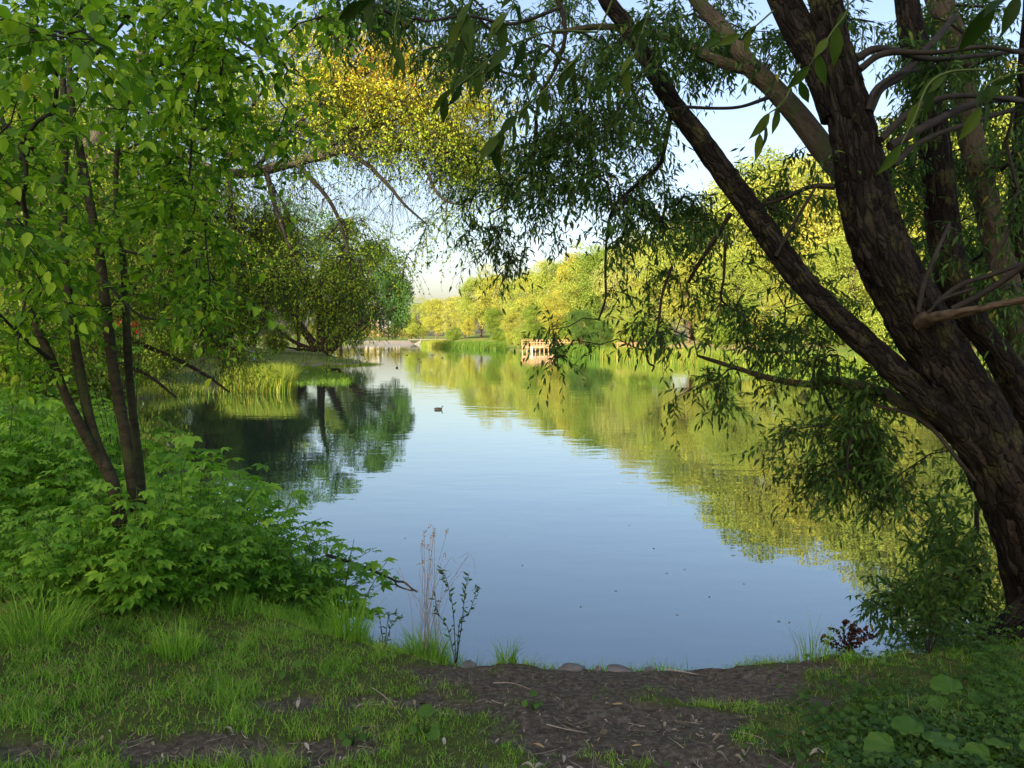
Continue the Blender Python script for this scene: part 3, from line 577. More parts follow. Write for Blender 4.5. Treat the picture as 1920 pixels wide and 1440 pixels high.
def sprays(P_, chains, leafgeo, twiggeo, per=6, nleaf=10, L=(.2, .5), leaf=(.07, .11), tmpl=LEAF2, droop=.6, down=.3, spread=1.0, tint=None, seed=0, flat=0, wide=1.0, tr=.0022, ldown=.5, outv=(0, 0, 0), side_ang=.9, last=.65):
    r0 = np.random.default_rng(seed); A = []; D = []
    for k, idx in chains:
        m = len(idx); s = r0.integers(int(m*(1-last)), m, per); s[0] = m-1
        pr = np.where(s > 0, idx[np.maximum(s-1, 0)], k); a = P_[idx[s]]; t = nrm(a-P_[pr])
        A.append(a); D.append(t)
    A = np.vstack(A); D = np.vstack(D); T = len(A)
    R = nrm(r0.normal(size=(T, 3))); R[:, 2] *= (1-flat)
    d = nrm(D*.5+R*spread+np.array(outv)+np.array([0, 0, -down])); ln = r0.uniform(L[0], L[1], T)
    K = 5; u = np.linspace(0, 1, K)[None, :, None]
    pts = A[:, None]+ln[:, None, None]*(d[:, None]*u+np.array([0, 0, -1.])*droop*u*u)
    tubes(twiggeo, pts, tr, tr*.4, 3)
    m = nleaf; ul = np.linspace(.12, 1, m)[None]+r0.uniform(-.04, .04, (T, m)); ul = np.clip(ul, .05, 1.0)[..., None]
    lp_ = A[:, None]+ln[:, None, None]*(d[:, None]*ul+np.array([0, 0, -1.])*droop*ul*ul)
    tg_ = nrm(d[:, None]+np.array([0, 0, -2.])*droop*ul)
    side = nrm(np.cross(tg_, r0.normal(size=(T, 1, 3))+np.array([0, 0, .8])))*np.where(np.arange(m) % 2, 1, -1)[None, :, None]
    ld = nrm(tg_*.7+side*side_ang+r0.normal(size=(T, m, 3))*.25+np.array([0, 0, -ldown]))
    up = nrm(np.array([0, 0, 1.])+r0.normal(size=(T, m, 3))*.45)
    size = r0.uniform(leaf[0], leaf[1], (T, m)); keep = r0.random((T, m)) < .93
    q = lp_[keep]; tn = tint(q, r0) if tint else r0.random(len(q))
    stamp(leafgeo, tmpl, q, ld[keep], up[keep], size[keep], tn, wide)
    return len(q)
def region(specs, seed):
    r0 = np.random.default_rng(seed); out = []
    for cx, cy, rx, ry, d0, d1, n in specs:
        cl = []
        for _ in range(n):
            if cl and r0.random() < .62:
                c_ = cl[r0.integers(0, len(cl))]; out.append(P(c_[0]+r0.normal()*30, c_[1]+r0.normal()*22, min(d1, max(d0, c_[2]+r0.normal()*.25)))); continue
            a = r0.uniform(0, 2*pi); r_ = math.sqrt(r0.random()); c_ = (cx+rx*r_*cos(a), cy+ry*r_*sin(a), r0.uniform(d0, d1)); cl.append(c_); out.append(P(*c_))
    return np.array(out)
def limb_px(pts, Y0, n=12):
    """pts: (px, py, depth, width px) -> world polyline and radii"""
    w = np.array([P(p[0], p[1], p[2]) for p in pts]); r_ = np.array([p[3]/2/F*p[2] for p in pts])
    q = catmull(w, n); rr = np.interp(np.linspace(0, len(pts)-1, len(q)), np.arange(len(pts)), r_); return q, rr

# ---- the big leaning willow on the right of the near bank
wb = P(1990, 1225, 5.0); wb[2] = tz(wb[0], wb[1])
W = thing('leaning_willow', tuple(wb), 'big dark leaning willow with furrowed bark on the near bank', 'tree'); wo = np.array(wb)
def bmesh(pts, name, mat, parent, o, sides, bark, n=24, seed=0, base=None):
    q, rr = limb_px(pts, 0, n); 
    g = Geo(); tube(g, q-o, rr, sides, bark, seed); g.build(name, mat, parent); return q
tr_pts = [(2010, 1300, 5.0, 250), (1990, 1215, 5.0, 185), (1966, 1130, 5.0, 154), (1926, 1000, 5.0, 146), (1876, 880, 5.0, 142), (1828, 775, 5.05, 136), (1762, 670, 5.1, 132), (1704, 570, 5.15, 130), (1658, 480, 5.2, 128), (1630, 400, 5.25, 118), (1610, 300, 5.3, 106), (1590, 200, 5.35, 92), (1565, 100, 5.4, 76), (1546, 0, 5.5, 70), (1520, -180, 5.7, 62), (1490, -380, 6.0, 50)]
tr_pts = [(a, b_, c_, d_*(.88 if b_ > 1100 else .81)) for a, b_, c_, d_ in tr_pts]
q_main = bmesh(tr_pts, 'trunk', M['willow_bark'], W, wo, 170, .026, 30, 1)
l1 = [(1868, 890, 5.0, 66), (1806, 817, 4.98, 58), (1734, 747, 5.0, 54), (1663, 680, 5.05, 54), (1580, 606, 5.15, 52), (1520, 545, 5.25, 50), (1467, 480, 5.35, 49), (1413, 400, 5.5, 47), (1363, 333, 5.6, 45), (1313, 263, 5.75, 42), (1257, 187, 5.9, 38), (1207, 100, 6.05, 36), (1173, 45, 6.2, 33), (1133, -10, 6.3, 31), (1090, -130, 6.5, 28), (1030, -240, 6.9, 20)]
l1 = [(a, b_, c_, d_*.92) for a, b_, c_, d_ in l1]
q_l1 = bmesh(l1, 'limb', M['willow_bark'], W, wo, 72, .013, 24, 2)
l2 = [(1590, 330, 5.7, 50), (1547, 283, 6.0, 44), (1497, 217, 6.2, 40), (1447, 163, 6.4, 37), (1407, 125, 6.5, 34), (1380, 87, 6.6, 30), (1347, 45, 6.8, 28), (1307, 0, 7.0, 26), (1250, -90, 7.4, 20)]
q_l2 = bmesh(l2, 'limb', M['limb_bark'], W, wo, 24, .003, 12, 3)
l3 = [(1407, 130, 6.5, 24), (1370, 122, 6.6, 22), (1330, 108, 6.7, 20), (1280, 80, 6.9, 19), (1215, 62, 7.1, 16), (1130, 50, 7.4, 12), (1040, 60, 7.8, 8)]
q_l3 = bmesh(l3, 'limb', M['limb_bark'], W, wo, 16, .002, 8, 4)
l4 = [(1575, 215, 5.4, 70), (1552, 160, 5.45, 62), (1528, 110, 5.5, 58), (1500, 60, 5.6, 55), (1470, 0, 5.7, 52), (1420, -110, 6.0, 44), (1330, -260, 6.4, 32)]
q_l4 = bmesh(l4, 'limb', M['willow_bark'], W, wo, 32, .005, 14, 5)
l5 = [(1765, 800, 5.1, 34), (1697, 757, 5.3, 26), (1650, 735, 5.5, 22), (1613, 727, 5.6, 21), (1563, 713, 5.8, 17), (1513, 720, 6.0, 14), (1447, 710, 6.3, 12), (1390, 693, 6.5, 9), (1340, 677, 6.7, 8), (1308, 667, 6.8, 5)]
q_l5 = bmesh(l5, 'limb', M['limb_bark'], W, wo, 16, .001, 8, 6)
shoots = [[(1627, 210, 5.25, 22), (1650, 165, 5.3, 20), (1690, 140, 5.4, 17), (1740, 90, 5.6, 14), (1790, 30, 5.9, 10)], [(1606, 110, 5.3, 16), (1640, 92, 5.3, 14), (1680, 95, 5.35, 12), (1740, 110, 5.5, 10), (1830, 105, 5.7, 8), (1920, 95, 6, 6)],
          [(1612, 130, 5.2, 14), (1660, 100, 5.2, 12), (1760, 98, 5.2, 9), (1850, 88, 5.2, 8), (1940, 105, 5.2, 6)], [(1652, 262, 5.15, 14), (1700, 215, 5.2, 13), (1760, 185, 5.3, 11), (1830, 180, 5.4, 9), (1930, 192, 5.6, 7)], [(1668, 275, 5.2, 18), (1730, 240, 5.3, 16), (1800, 205, 5.5, 14), (1880, 185, 5.7, 12), (1960, 200, 6, 10)],
          [(1628, 205, 5.2, 9), (1640, 170, 5.2, 9), (1675, 142, 5.3, 8), (1720, 130, 5.5, 7)], [(1675, 310, 5.2, 12), (1720, 270, 5.3, 11), (1790, 240, 5.4, 9), (1900, 205, 5.6, 8)],
          [(1722, 585, 4.95, 9), (1730, 540, 4.95, 10), (1745, 500, 4.95, 9), (1762, 460, 5.0, 7), (1780, 420, 5.1, 5)], [(1752, 572, 4.9, 10), (1800, 535, 4.85, 9), (1860, 515, 4.8, 9), (1935, 488, 4.7, 8)], [(1785, 580, 4.85, 12), (1840, 552, 4.8, 12), (1890, 520, 4.7, 11), (1945, 480, 4.6, 10)], [(1738, 588, 4.9, 6), (1770, 560, 4.85, 6), (1830, 540, 4.8, 5)],
          [(1455, 480, 5.3, 8), (1500, 400, 5.2, 6), (1530, 350, 5.2, 5)], [(1565, 350, 5.3, 13), (1520, 350, 5.4, 9), (1470, 372, 5.6, 7), (1420, 385, 5.8, 5), (1370, 380, 6, 4)], [(1440, 183, 6.3, 8), (1390, 200, 6.0, 6), (1340, 203, 5.9, 6), (1280, 200, 5.7, 6)],
          [(1370, 400, 5.7, 10), (1345, 440, 5.8, 9), (1310, 495, 5.9, 8), (1290, 530, 6.0, 6)], [(1260, 200, 5.9, 10), (1245, 280, 6.0, 9), (1235, 310, 6.1, 8), (1190, 350, 6.3, 7), (1150, 390, 6.5, 6), (1138, 440, 6.6, 5), (1135, 510, 6.7, 5), (1135, 560, 6.7, 4), (1122, 600, 6.8, 4)],
          [(1360, 440, 5.7, 6), (1357, 520, 5.8, 5), (1352, 560, 5.9, 5), (1375, 580, 6, 3)], [(1240, 560, 6.0, 5), (1232, 620, 6.0, 5), (1218, 640, 6.0, 5), (1212, 660, 6.0, 4), (1216, 680, 6.0, 4), (1226, 687, 6.0, 4), (1222, 697, 6.0, 3)], [(1260, 500, 6.0, 6), (1245, 540, 6.0, 5), (1240, 562, 6, 5)], [(1212, 657, 6.0, 4), (1190, 652, 6.0, 3), (1188, 648, 6.0, 3)],
          [(1040, -20, 6.3, 8), (1060, 60, 6.3, 8), (1040, 130, 6.4, 7), (1010, 190, 6.5, 6), (1000, 300, 6.6, 5)], [(1050, 15, 5.9, 7), (960, 45, 5.8, 6), (880, 30, 5.7, 5), (800, 40, 5.6, 4)],
          [(1827, 900, 4.9, 8), (1797, 863, 4.9, 8), (1747, 803, 5.0, 8), (1700, 775, 5.1, 7), (1640, 760, 5.2, 5)], [(1600, 800, 5.4, 8), (1590, 850, 5.4, 7), (1592, 890, 5.4, 6), (1610, 912, 5.4, 5), (1640, 935, 5.4, 4)]]
skel = [q_main[::6], q_l1[::5], q_l2[::5], q_l3[::3], q_l4[::5], q_l5[::3]]
for s_ in shoots:
    q, rr = limb_px(s_, 0, 6); gs = Geo(); tube(gs, q-wo, rr, 7, cap=True); skel.append(q[::2]); gs.build('shoot', M['twig'], W)
q, rr = limb_px([(1728, 602, 5.0, 30), (1760, 594, 4.85, 24), (1795, 587, 4.75, 20), (1850, 575, 4.6, 19), (1905, 563, 4.5, 17), (1960, 556, 4.4, 9)], 0, 10)
gb = Geo(); rr = rr*(.75+.35*fbm(np.arange(len(rr))*.21, np.full(len(rr), 2.), 88, 3)); rr[:6] *= 1.25; tube(gb, q-wo, rr, 36, .011, 8)
for k_ in range(7):
    a_ = q[-1-k_*2]; sp_ = np.array([a_, a_+[.05+.02*k_, -.01*k_, .015*(k_ % 3)], a_+[.13+.02*k_, -.02*k_, .02*(k_ % 3)-.01]]); tube(gb, sp_-wo, [.012, .008, .001], 6); tag(gb.build('broken_branch', M['pale_wood'], W), 'pale splintered broken branch')
# root flare
gr = Geo()
for a_, L_, s_ in [(2.7, .55, .10), (3.4, .75, .12), (4.1, .5, .11), (5.0, .5, .1), (2.1, .5, .09)]:
    pr_ = []
    for u in np.linspace(0, 1, 7):
        x = wo[0]+cos(a_)*(.05+u*L_); y = wo[1]+sin(a_)*(.05+u*L_); pr_.append((x, y, tz(x, y)+.42*(1-u)**2.2-.03+.03*(1-u)))
    q = catmull(pr_, 5); tube(gr, q-wo, np.linspace(.15, .03, len(q)), 14, .006, 30)
gr.build('roots', M['willow_bark'], W)
TW = region([(1000, 60, 330, 95, 5.5, 9, 85), (820, 20, 170, 60, 5, 8, 24), (1090, 210, 150, 140, 5.5, 8.5, 60), (960, 400, 90, 80, 6, 8, 28), (1160, 360, 130, 90, 5.5, 8.5, 40), (1250, 440, 110, 90, 5.5, 8, 30), (1310, 550, 160, 100, 5.5, 7.5, 46), (1400, 420, 140, 90, 5.5, 8, 32),
             (1500, 560, 140, 120, 5.6, 7.5, 40), (1210, 600, 55, 60, 6, 7, 7), (1580, 845, 80, 65, 5.3, 6.1, 46), (1620, 700, 120, 50, 5.4, 6.5, 26), (1390, 712, 90, 18, 6, 6.8, 7), (1050, 655, 22, 25, 6.3, 7, 4),
             (1800, 320, 150, 310, 5.6, 8, 110), (1860, 640, 80, 160, 5.6, 8, 30), (1300, 50, 150, 80, 5.5, 9, 36), (1620, 40, 330, 90, 5.6, 9, 46), (1455, 350, 90, 50, 5.4, 7, 14), (1480, 130, 60, 60, 5.6, 7, 6), (700, 10, 60, 30, 5, 7, 5), (1040, 330, 90, 110, 6, 8, 26), (1620, 925, 50, 35, 5.3, 5.8, 3), (1700, 890, 12, 50, 5, 5.3, 2), (1430, 600, 150, 60, 5.8, 7, 14), (1500, 650, 100, 50, 5.8, 7, 14), (905, 130, 70, 70, 6, 8, 12)], 3)
lo_ = (TW[:, 2] < 3.9) & (TW[:, 2] > 2.5) & (TW[:, 0] > .8)&(TW[:, 0] < 4); TW = TW[np.random.default_rng(2).random(len(TW)) < np.where(lo_, .34, .92)]
P_, par, cnt, chains, n0 = grow(skel, TW, 5, .12)
gt = Geo(); gl_ = Geo(); chain_tubes(gt, P_-wo, cnt, chains, .0032, .5, .028)
sprays(P_-wo, chains, gl_, gt, 10, 8, (.14, .38), (.05, .09), LANCE, .32, .22, seed=1, tint=lambda q, r: np.clip(r.random(len(q))**1.2, 0, 1), ldown=.45, wide=1.15)
gt.build('branches', M['twig'], W); gl_.build('crown', M['willow_leaf'], W)
# long twigs hanging near the camera, large leaves
near = [[(1560, -60, 1.9), (1590, 10, 1.9), (1560, 60, 1.9), (1530, 105, 1.9), (1500, 150, 1.95)], [(1850, 130, 1.5), (1780, 135, 1.5), (1740, 160, 1.5), (1715, 220, 1.5), (1690, 270, 1.5)], [(1980, 40, 1.3), (1930, -10, 1.3), (1880, 0, 1.3), (1850, 5, 1.35)], [(1960, 130, 1.7), (1900, 140, 1.7), (1850, 160, 1.7), (1840, 200, 1.7)],
        [(1500, 120, 2.1), (1470, 190, 2.1), (1440, 215, 2.1), (1425, 250, 2.1)], [(1450, 20, 2.3), (1400, 60, 2.3), (1350, 70, 2.3)], [(1170, -60, 2.0), (1120, 60, 2.05), (1040, 150, 2.05), (985, 200, 2.05), (950, 240, 2.05), (930, 262, 2.05)], [(1120, 60, 2.05), (1030, 60, 2.0), (940, 95, 2.0), (885, 140, 2.0), (835, 180, 2.0)],
        [(900, -60, 1.8), (880, 10, 1.8), (870, 40, 1.8), (868, 70, 1.8)], [(740, -60, 2.0), (700, -10, 2.0), (680, 0, 2.0), (650, -10, 2.05)], [(760, -40, 2.6), (740, 50, 2.6), (745, 110, 2.6)], [(980, -60, 2.2), (960, 10, 2.2), (930, 50, 2.2)], [(1230, -40, 2.2), (1210, 40, 2.2), (1180, 120, 2.2), (1145, 150, 2.2)]]
r0 = np.random.default_rng(12)
for pts in near:
    gt = Geo(); gl_ = Geo()
    q = catmull([P(*p) for p in pts], 8); tube(gt, q-wo, np.linspace(.0030, .0012, len(q)), 5)
    k = max(5, int(np.sum(np.linalg.norm(np.diff(q, axis=0), axis=1))/.045)); ii = np.linspace(len(q)*.3, len(q)-1, k).astype(int)
    t = nrm(np.gradient(q, axis=0))[ii]; sd = nrm(np.cross(t, np.array([0, 1, .3])))*np.where(np.arange(k) % 2, 1, -1)[:, None]
    gt.build('hanging_twig', M['green_stem'], W)
    stamp(gl_, LANCE_BIG, q[ii]-wo, nrm(t*.5+sd*.45+np.array([0, 0, -.75])+r0.normal(size=(k, 3))*.2), nrm(np.array([0, -1, .5])+r0.normal(size=(k, 3))*.6), r0.uniform(.06, .095, k), r0.random(k)*.97, 1.15); gl_.build('leaves', M['near_leaf'], W.children[-1] if False else bpy.data.objects[[o.name for o in bpy.data.objects if o.name.startswith('hanging_twig')][-1]])

# ---- second willow behind it
o2p = P(1990, 1010, 7.2); wb2 = np.array([o2p[0], o2p[1], tz(o2p[0], o2p[1])-.05])
W2 = thing('young_willow', tuple(wb2), 'paler willow with three thin leaning stems standing behind the big dark one', 'tree')
b0 = (2080, 1100)
st2 = [[(2010, 1010, 6.6, 60), (1960, 820, 6.6, 52), (1905, 600, 6.7, 48), (1872, 470, 6.8, 46), (1842, 350, 6.9, 44), (1828, 290, 6.9, 42), (1810, 200, 7, 44), (1793, 90, 7.1, 48), (1757, -10, 7.2, 42), (1700, -200, 7.5, 30)],
       [(2010, 1000, 6.2, 70), (1965, 850, 6.2, 62), (1915, 750, 6.2, 58), (1880, 675, 6.15, 52), (1847, 632, 6.1, 46), (1800, 560, 6.1, 60), (1775, 470, 6.2, 58), (1758, 330, 6.3, 56), (1742, 200, 6.4, 54), (1715, 90, 6.5, 48), (1697, -20, 6.6, 40)],
       [(2030, 1000, 7.2, 90), (1990, 800, 7.2, 80), (1950, 600, 7.2, 74), (1925, 400, 7.2, 60), (1940, 100, 7.3, 50), (1960, -250, 7.4, 36), (1990, -500, 7.5, 12)]]
sk2 = []
for k, s_ in enumerate(st2):
    s_[0] = (1990+k*8, 1020+20*k, s_[0][2], s_[0][3]); q, rr = limb_px(s_, 0, 12)
    dn = wb2+np.array([0.05*k, 0, -.05]); q = np.vstack([dn, q]); rr = np.concatenate([[rr[0]*1.1], rr]); g = Geo(); tube(g, q-wb2, rr, 26, .005 if k else .003, 10+k); g.build('stem', M['limb_bark' if k == 0 else 'willow_bark'], W2); sk2.append(q[::4])
T2 = region([(1800, 250, 170, 260, 7, 10, 90), (1880, 500, 60, 250, 7, 10, 50), (1720, 500, 90, 120, 6.8, 9, 25), (1790, 1000, 60, 90, 6.6, 7.2, 22), (1760, 1120, 90, 60, 6.3, 6.9, 26), (1700, 1120, 50, 40, 6.2, 6.6, 8), (1830, 880, 50, 60, 6.6, 7.3, 8), (1900, 760, 40, 120, 7, 9, 18)], 33)
T2 = T2[np.random.default_rng(2).random(len(T2)) < .85]
P_, par, cnt, chains, n0 = grow(sk2, T2, 6, .1)
gt = Geo(); gl_ = Geo(); chain_tubes(gt, P_-wb2, cnt, chains, .0032, .5, .025)
sprays(P_-wb2, chains, gl_, gt, 9, 9, (.15, .36), (.06, .10), LANCE, .3, .2, seed=4, ldown=.5, wide=1.15)
gt.build('branches', M['twig'], W2); gl_.build('crown', M['willow_leaf'], W2)

# ---- arching tree with yellowing leaves
yb = np.array([-9.3, 12.6, tz(-9.3, 12.6)])
YTREE = thing('arching_tree', tuple(yb), 'tree with a long bough arching over the water, its top leaves yellowing and painted sunlit', 'tree')
sky_ = []
bough = [(130, 318, 12.6, 28), (200, 295, 12.6, 26), (280, 282, 12.6, 24), (330, 290, 12.6, 21), (380, 310, 12.5, 20), (430, 325, 12.5, 22), (480, 322, 12.5, 24), (540, 307, 12.6, 24), (600, 292, 12.7, 23), (650, 277, 12.8, 20), (700, 268, 13, 16), (760, 277, 13.2, 12), (830, 283, 13.4, 9), (900, 300, 13.6, 5)]
q, rr = limb_px(bough, 0, 10); rr = rr*.8; g = Geo(); tube(g, q-yb, rr, 18, .008, 20); g.build('bough', M['grey_bark'], YTREE); sky_.append(q[::3])
tk = [(yb, .24), (P(-30, 560, 12.6), .19), (P(30, 420, 12.6), .17), (P(140, 310, 12.6), .15), (P(235, 170, 12.7), .11), (P(290, 30, 12.8), .08), (P(330, -120, 13), .05)]
q = catmull([p[0] for p in tk], 10); rr = np.interp(np.linspace(0, 6, len(q)), np.arange(7), [p[1] for p in tk]); g = Geo(); tube(g, q-yb, rr, 20, .01, 21); g.build('trunk', M['grey_bark'], YTREE); sky_.append(q[20::3])
gs = Geo()
for s_ in [[(640, 280, 12.8, 10), (690, 310, 12.7, 8), (730, 350, 12.7, 7), (760, 385, 12.7, 5), (800, 420, 12.7, 3)], [(770, 278, 13.2, 8), (800, 320, 13.1, 7), (815, 355, 13.1, 6), (840, 378, 13.1, 5), (880, 385, 13.1, 3)], [(480, 315, 12.5, 10), (540, 250, 12.6, 8), (620, 180, 12.8, 6), (700, 130, 13, 4)], [(600, 290, 12.7, 9), (680, 230, 12.9, 7), (760, 190, 13.1, 5), (830, 150, 13.3, 3)], [(700, 268, 13, 9), (790, 240, 13.3, 6), (870, 200, 13.5, 4)],
           [(420, 320, 12.5, 10), (450, 240, 12.6, 8), (500, 160, 12.6, 5), (560, 90, 12.7, 3)], [(500, 325, 12.4, 12), (520, 400, 12.3, 9), (550, 480, 12.2, 7), (590, 560, 12.2, 4)], [(560, 310, 12.5, 10), (620, 380, 12.4, 8), (650, 460, 12.3, 6), (660, 540, 12.3, 4)], [(430, 330, 12.4, 9), (440, 420, 12.3, 7), (480, 520, 12.2, 5), (470, 600, 12.2, 3)], [(300, 290, 12.6, 9), (330, 400, 12.4, 8), (370, 520, 12.2, 6), (400, 640, 12, 4)],
           [(-10, 540, 12.6, 12), (150, 600, 12.5, 10), (300, 660, 12.3, 9), (380, 700, 12, 7), (430, 735, 12, 4)], [(-20, 560, 12.6, 10), (140, 640, 12.4, 9), (270, 700, 12.2, 7), (330, 745, 12, 4)]]:
    q, rr = limb_px(s_, 0, 6); tube(gs, q-yb, rr, 6); sky_.append(q[::2])
TY = region([(770, 185, 165, 110, 12.5, 15.5, 200), (620, 90, 90, 70, 12.5, 14.5, 40), (930, 300, 60, 60, 12.8, 14.5, 24), (660, 130, 90, 60, 12.5, 15, 34), (880, 290, 80, 55, 12.8, 14.5, 36), (450, 190, 140, 80, 11.5, 14.5, 60), (450, 390, 130, 100, 11.5, 14, 80), (550, 500, 110, 90, 11.5, 14, 50), (660, 440, 50, 70, 12, 14, 22), (520, 230, 110, 45, 12.6, 14, 30), (400, 560, 80, 70, 11.5, 14, 26), (150, 300, 160, 150, 10.5, 15, 80), (160, 500, 160, 120, 9.5, 13, 90), (330, 520, 80, 100, 10.5, 13, 40), (600, 230, 60, 60, 12, 14, 22), (350, 330, 60, 100, 11.5, 14, 26), (820, 260, 90, 40, 12.8, 14, 20), (850, 440, 30, 60, 12.8, 13.5, 5), (640, 590, 50, 40, 12, 13, 10), (430, 620, 70, 40, 11.5, 12.5, 8)], 13)
P_, par, cnt, chains, n0 = grow(sky_, TY, 9, .08, step=.3)
gl_ = Geo(); chain_tubes(gs, P_-yb, cnt, chains, .004, .5, .03)
def ytint(q, r):
    w = q+yb; hh = np.clip((w[:, 2]-5.3)/1.8, 0, 1)*np.clip((w[:, 0]+5.0)/2.5, 0, 1); return np.clip(r.random(len(q))*.42+hh*.54+r.random(len(q))**3*.3, 0, 1)  # autumn yellow plus sunlit gold, both put into the tint towards the top
sprays(P_-yb, chains, gl_, gs, 15, 11, (.3, .8), (.04, .062), LEAF2, .5, .15, seed=7, tint=ytint, wide=1.15, ldown=.3, tr=.004)
# bare hanging twigs
TB = region([(760, 370, 70, 40, 12.6, 13.4, 26), (560, 400, 100, 60, 12, 13, 20), (620, 350, 100, 30, 12.4, 13, 20), (500, 345, 50, 20, 12.3, 12.8, 16), (350, 690, 80, 40, 11.6, 12.3, 16), (640, 540, 80, 60, 12, 13, 20)], 15)
P2_, par, cnt2, chains2, n0 = grow(sky_, TB, 10, -.05, step=.3); chain_tubes(gs, P2_-yb, cnt2, chains2, .0035, .5, .02)
dummy = Geo(); sprays(P2_-yb, chains2, dummy, gs, 7, 2, (.35, .75), (.04, .06), LEAF2, .5, .8, seed=8, tr=.0026)
gs.build('branches', M['twig'], YTREE); gl_.build('crown', M['yellow_leaf'], YTREE)

# ---- multi-stemmed tree at the left, nearest
cb = P(248, 1075, 5.4); cb[2] = tz(cb[0], cb[1])-.05
CT = thing('multi_stemmed_tree', tuple(cb), 'multi-stemmed tree with four smooth slender trunks and bright green oval leaves on the left bank', 'tree')
stems = [[(238, 1075, 5.35, 34), (222, 985, 5.3, 32), (207, 900, 5.3, 30), (165, 825, 5.2, 29), (125, 745, 5.15, 26), (95, 670, 5.1, 24), (62, 600, 5.1, 22), (30, 500, 5.1, 18), (10, 380, 5.1, 14)],
         [(243, 1075, 5.4, 36), (232, 1000, 5.35, 34), (212, 905, 5.3, 33), (180, 830, 5.25, 32), (158, 740, 5.25, 29), (140, 640, 5.25, 26), (128, 560, 5.25, 24), (118, 400, 5.3, 22), (122, 250, 5.4, 20), (115, 60, 5.5, 15), (120, -150, 5.7, 9)],
         [(262, 1080, 5.5, 34), (256, 980, 5.45, 34), (247, 900, 5.4, 32), (232, 800, 5.4, 33), (214, 700, 5.4, 32), (200, 590, 5.4, 29), (190, 500, 5.4, 27), (172, 400, 5.45, 25), (150, 280, 5.5, 22), (135, 200, 5.55, 19), (130, 60, 5.7, 15), (150, -150, 5.9, 9)],
         [(268, 1080, 5.55, 28), (268, 980, 5.55, 27), (262, 880, 5.55, 26), (252, 800, 5.55, 24), (242, 700, 5.55, 23), (237, 600, 5.55, 21), (230, 480, 5.6, 18), (218, 380, 5.6, 15), (222, 270, 5.6, 13), (250, 160, 5.6, 14), (272, 90, 5.6, 11), (290, -10, 5.7, 9), (300, -150, 5.8, 6)]]
skc = []
for k, s_ in enumerate(stems):
    q, rr = limb_px(s_, 0, 10); g = Geo(); r1 = rr*.64*(1+.05*(fbm(np.arange(len(q))*.35, np.full(len(q), 3.+k), 7, 2)-.5)*2)
    tube(g, q-cb, r1, 20, .0012, 40+k); g.build('stem', M['cherry_bark'], CT); skc.append(q[40::3])
gs = Geo()
for s_ in [[(272, 90, 5.5, 9), (300, 60, 5.2, 8), (340, 40, 5.0, 7), (365, 40, 4.9, 6)], [(395, 80, 4.6, 5), (375, 150, 4.6, 6), (365, 210, 4.6, 5), (360, 260, 4.6, 5), (355, 330, 4.6, 3)], [(250, 150, 5.6, 9), (320, 110, 5.2, 7), (400, 55, 4.9, 6), (470, 90, 4.7, 5), (540, 130, 4.5, 3)], [(100, 680, 5.1, 8), (30, 620, 4.8, 6), (-30, 560, 4.6, 4)],
           [(0, 215, 4.5, 9), (30, 175, 4.6, 8), (70, 140, 4.8, 7)], [(140, 150, 5.4, 9), (190, 90, 5.2, 7), (260, 10, 5, 5)], [(230, 470, 5.5, 6), (290, 480, 5.0, 5), (350, 470, 4.6, 4), (410, 440, 4.4, 3)], [(190, 520, 5.4, 6), (260, 590, 5, 5), (330, 600, 4.7, 3)]]:
    q, rr = limb_px(s_, 0, 6); tube(gs, q-cb, rr, 6); skc.append(q[::2])
TC_ = region([(210, 100, 240, 130, 3.8, 6.5, 92), (450, 70, 130, 80, 3.8, 5.6, 22), (540, 80, 60, 60, 4, 4.8, 12), (200, 330, 220, 170, 3.6, 6.5, 105), (390, 230, 90, 80, 4, 5.6, 12), (90, 530, 110, 110, 3.6, 6, 44), (330, 480, 90, 80, 3.8, 5.4, 16), (395, 570, 30, 80, 3.9, 4.6, 8), (60, 660, 60, 60, 4, 5, 8), (220, 690, 40, 40, 4, 4.6, 3), (510, 275, 20, 30, 4.2, 4.6, 4), (550, 330, 20, 20, 4.2, 4.6, 2), (590, 190, 20, 20, 4.2, 4.6, 2), (60, 60, 80, 70, 2.6, 4, 14), (30, 350, 60, 200, 2.8, 4.4, 26)], 23)
pxc = 960+F*TC_[:, 0]/TC_[:, 1]; pyc = HZ-F*(TC_[:, 2]-CH)/TC_[:, 1]; fr_ = (pxc > 90) & (pxc < 290) & (pyc > 230) & (TC_[:, 1] < 5.3); TC_ = TC_[np.random.default_rng(2).random(len(TC_)) < np.where(fr_, .16, .70)]
P_, par, cnt, chains, n0 = grow(skc, TC_, 19, .05)
gl_ = Geo(); chain_tubes(gs, P_-cb, cnt, chains, .0028, .5, .02)
sprays(P_-cb, chains, gl_, gs, 6, 9, (.15, .42), (.03, .075), OVATE, .25, .12, seed=17, flat=.5, ldown=.28, tint=lambda q, r: np.clip(r.random(len(q)), 0, .97), side_ang=1.1, tr=.0018)
gs.build('branches', M['twig'], CT); gl_.build('crown', M['cherry_leaf'], CT)

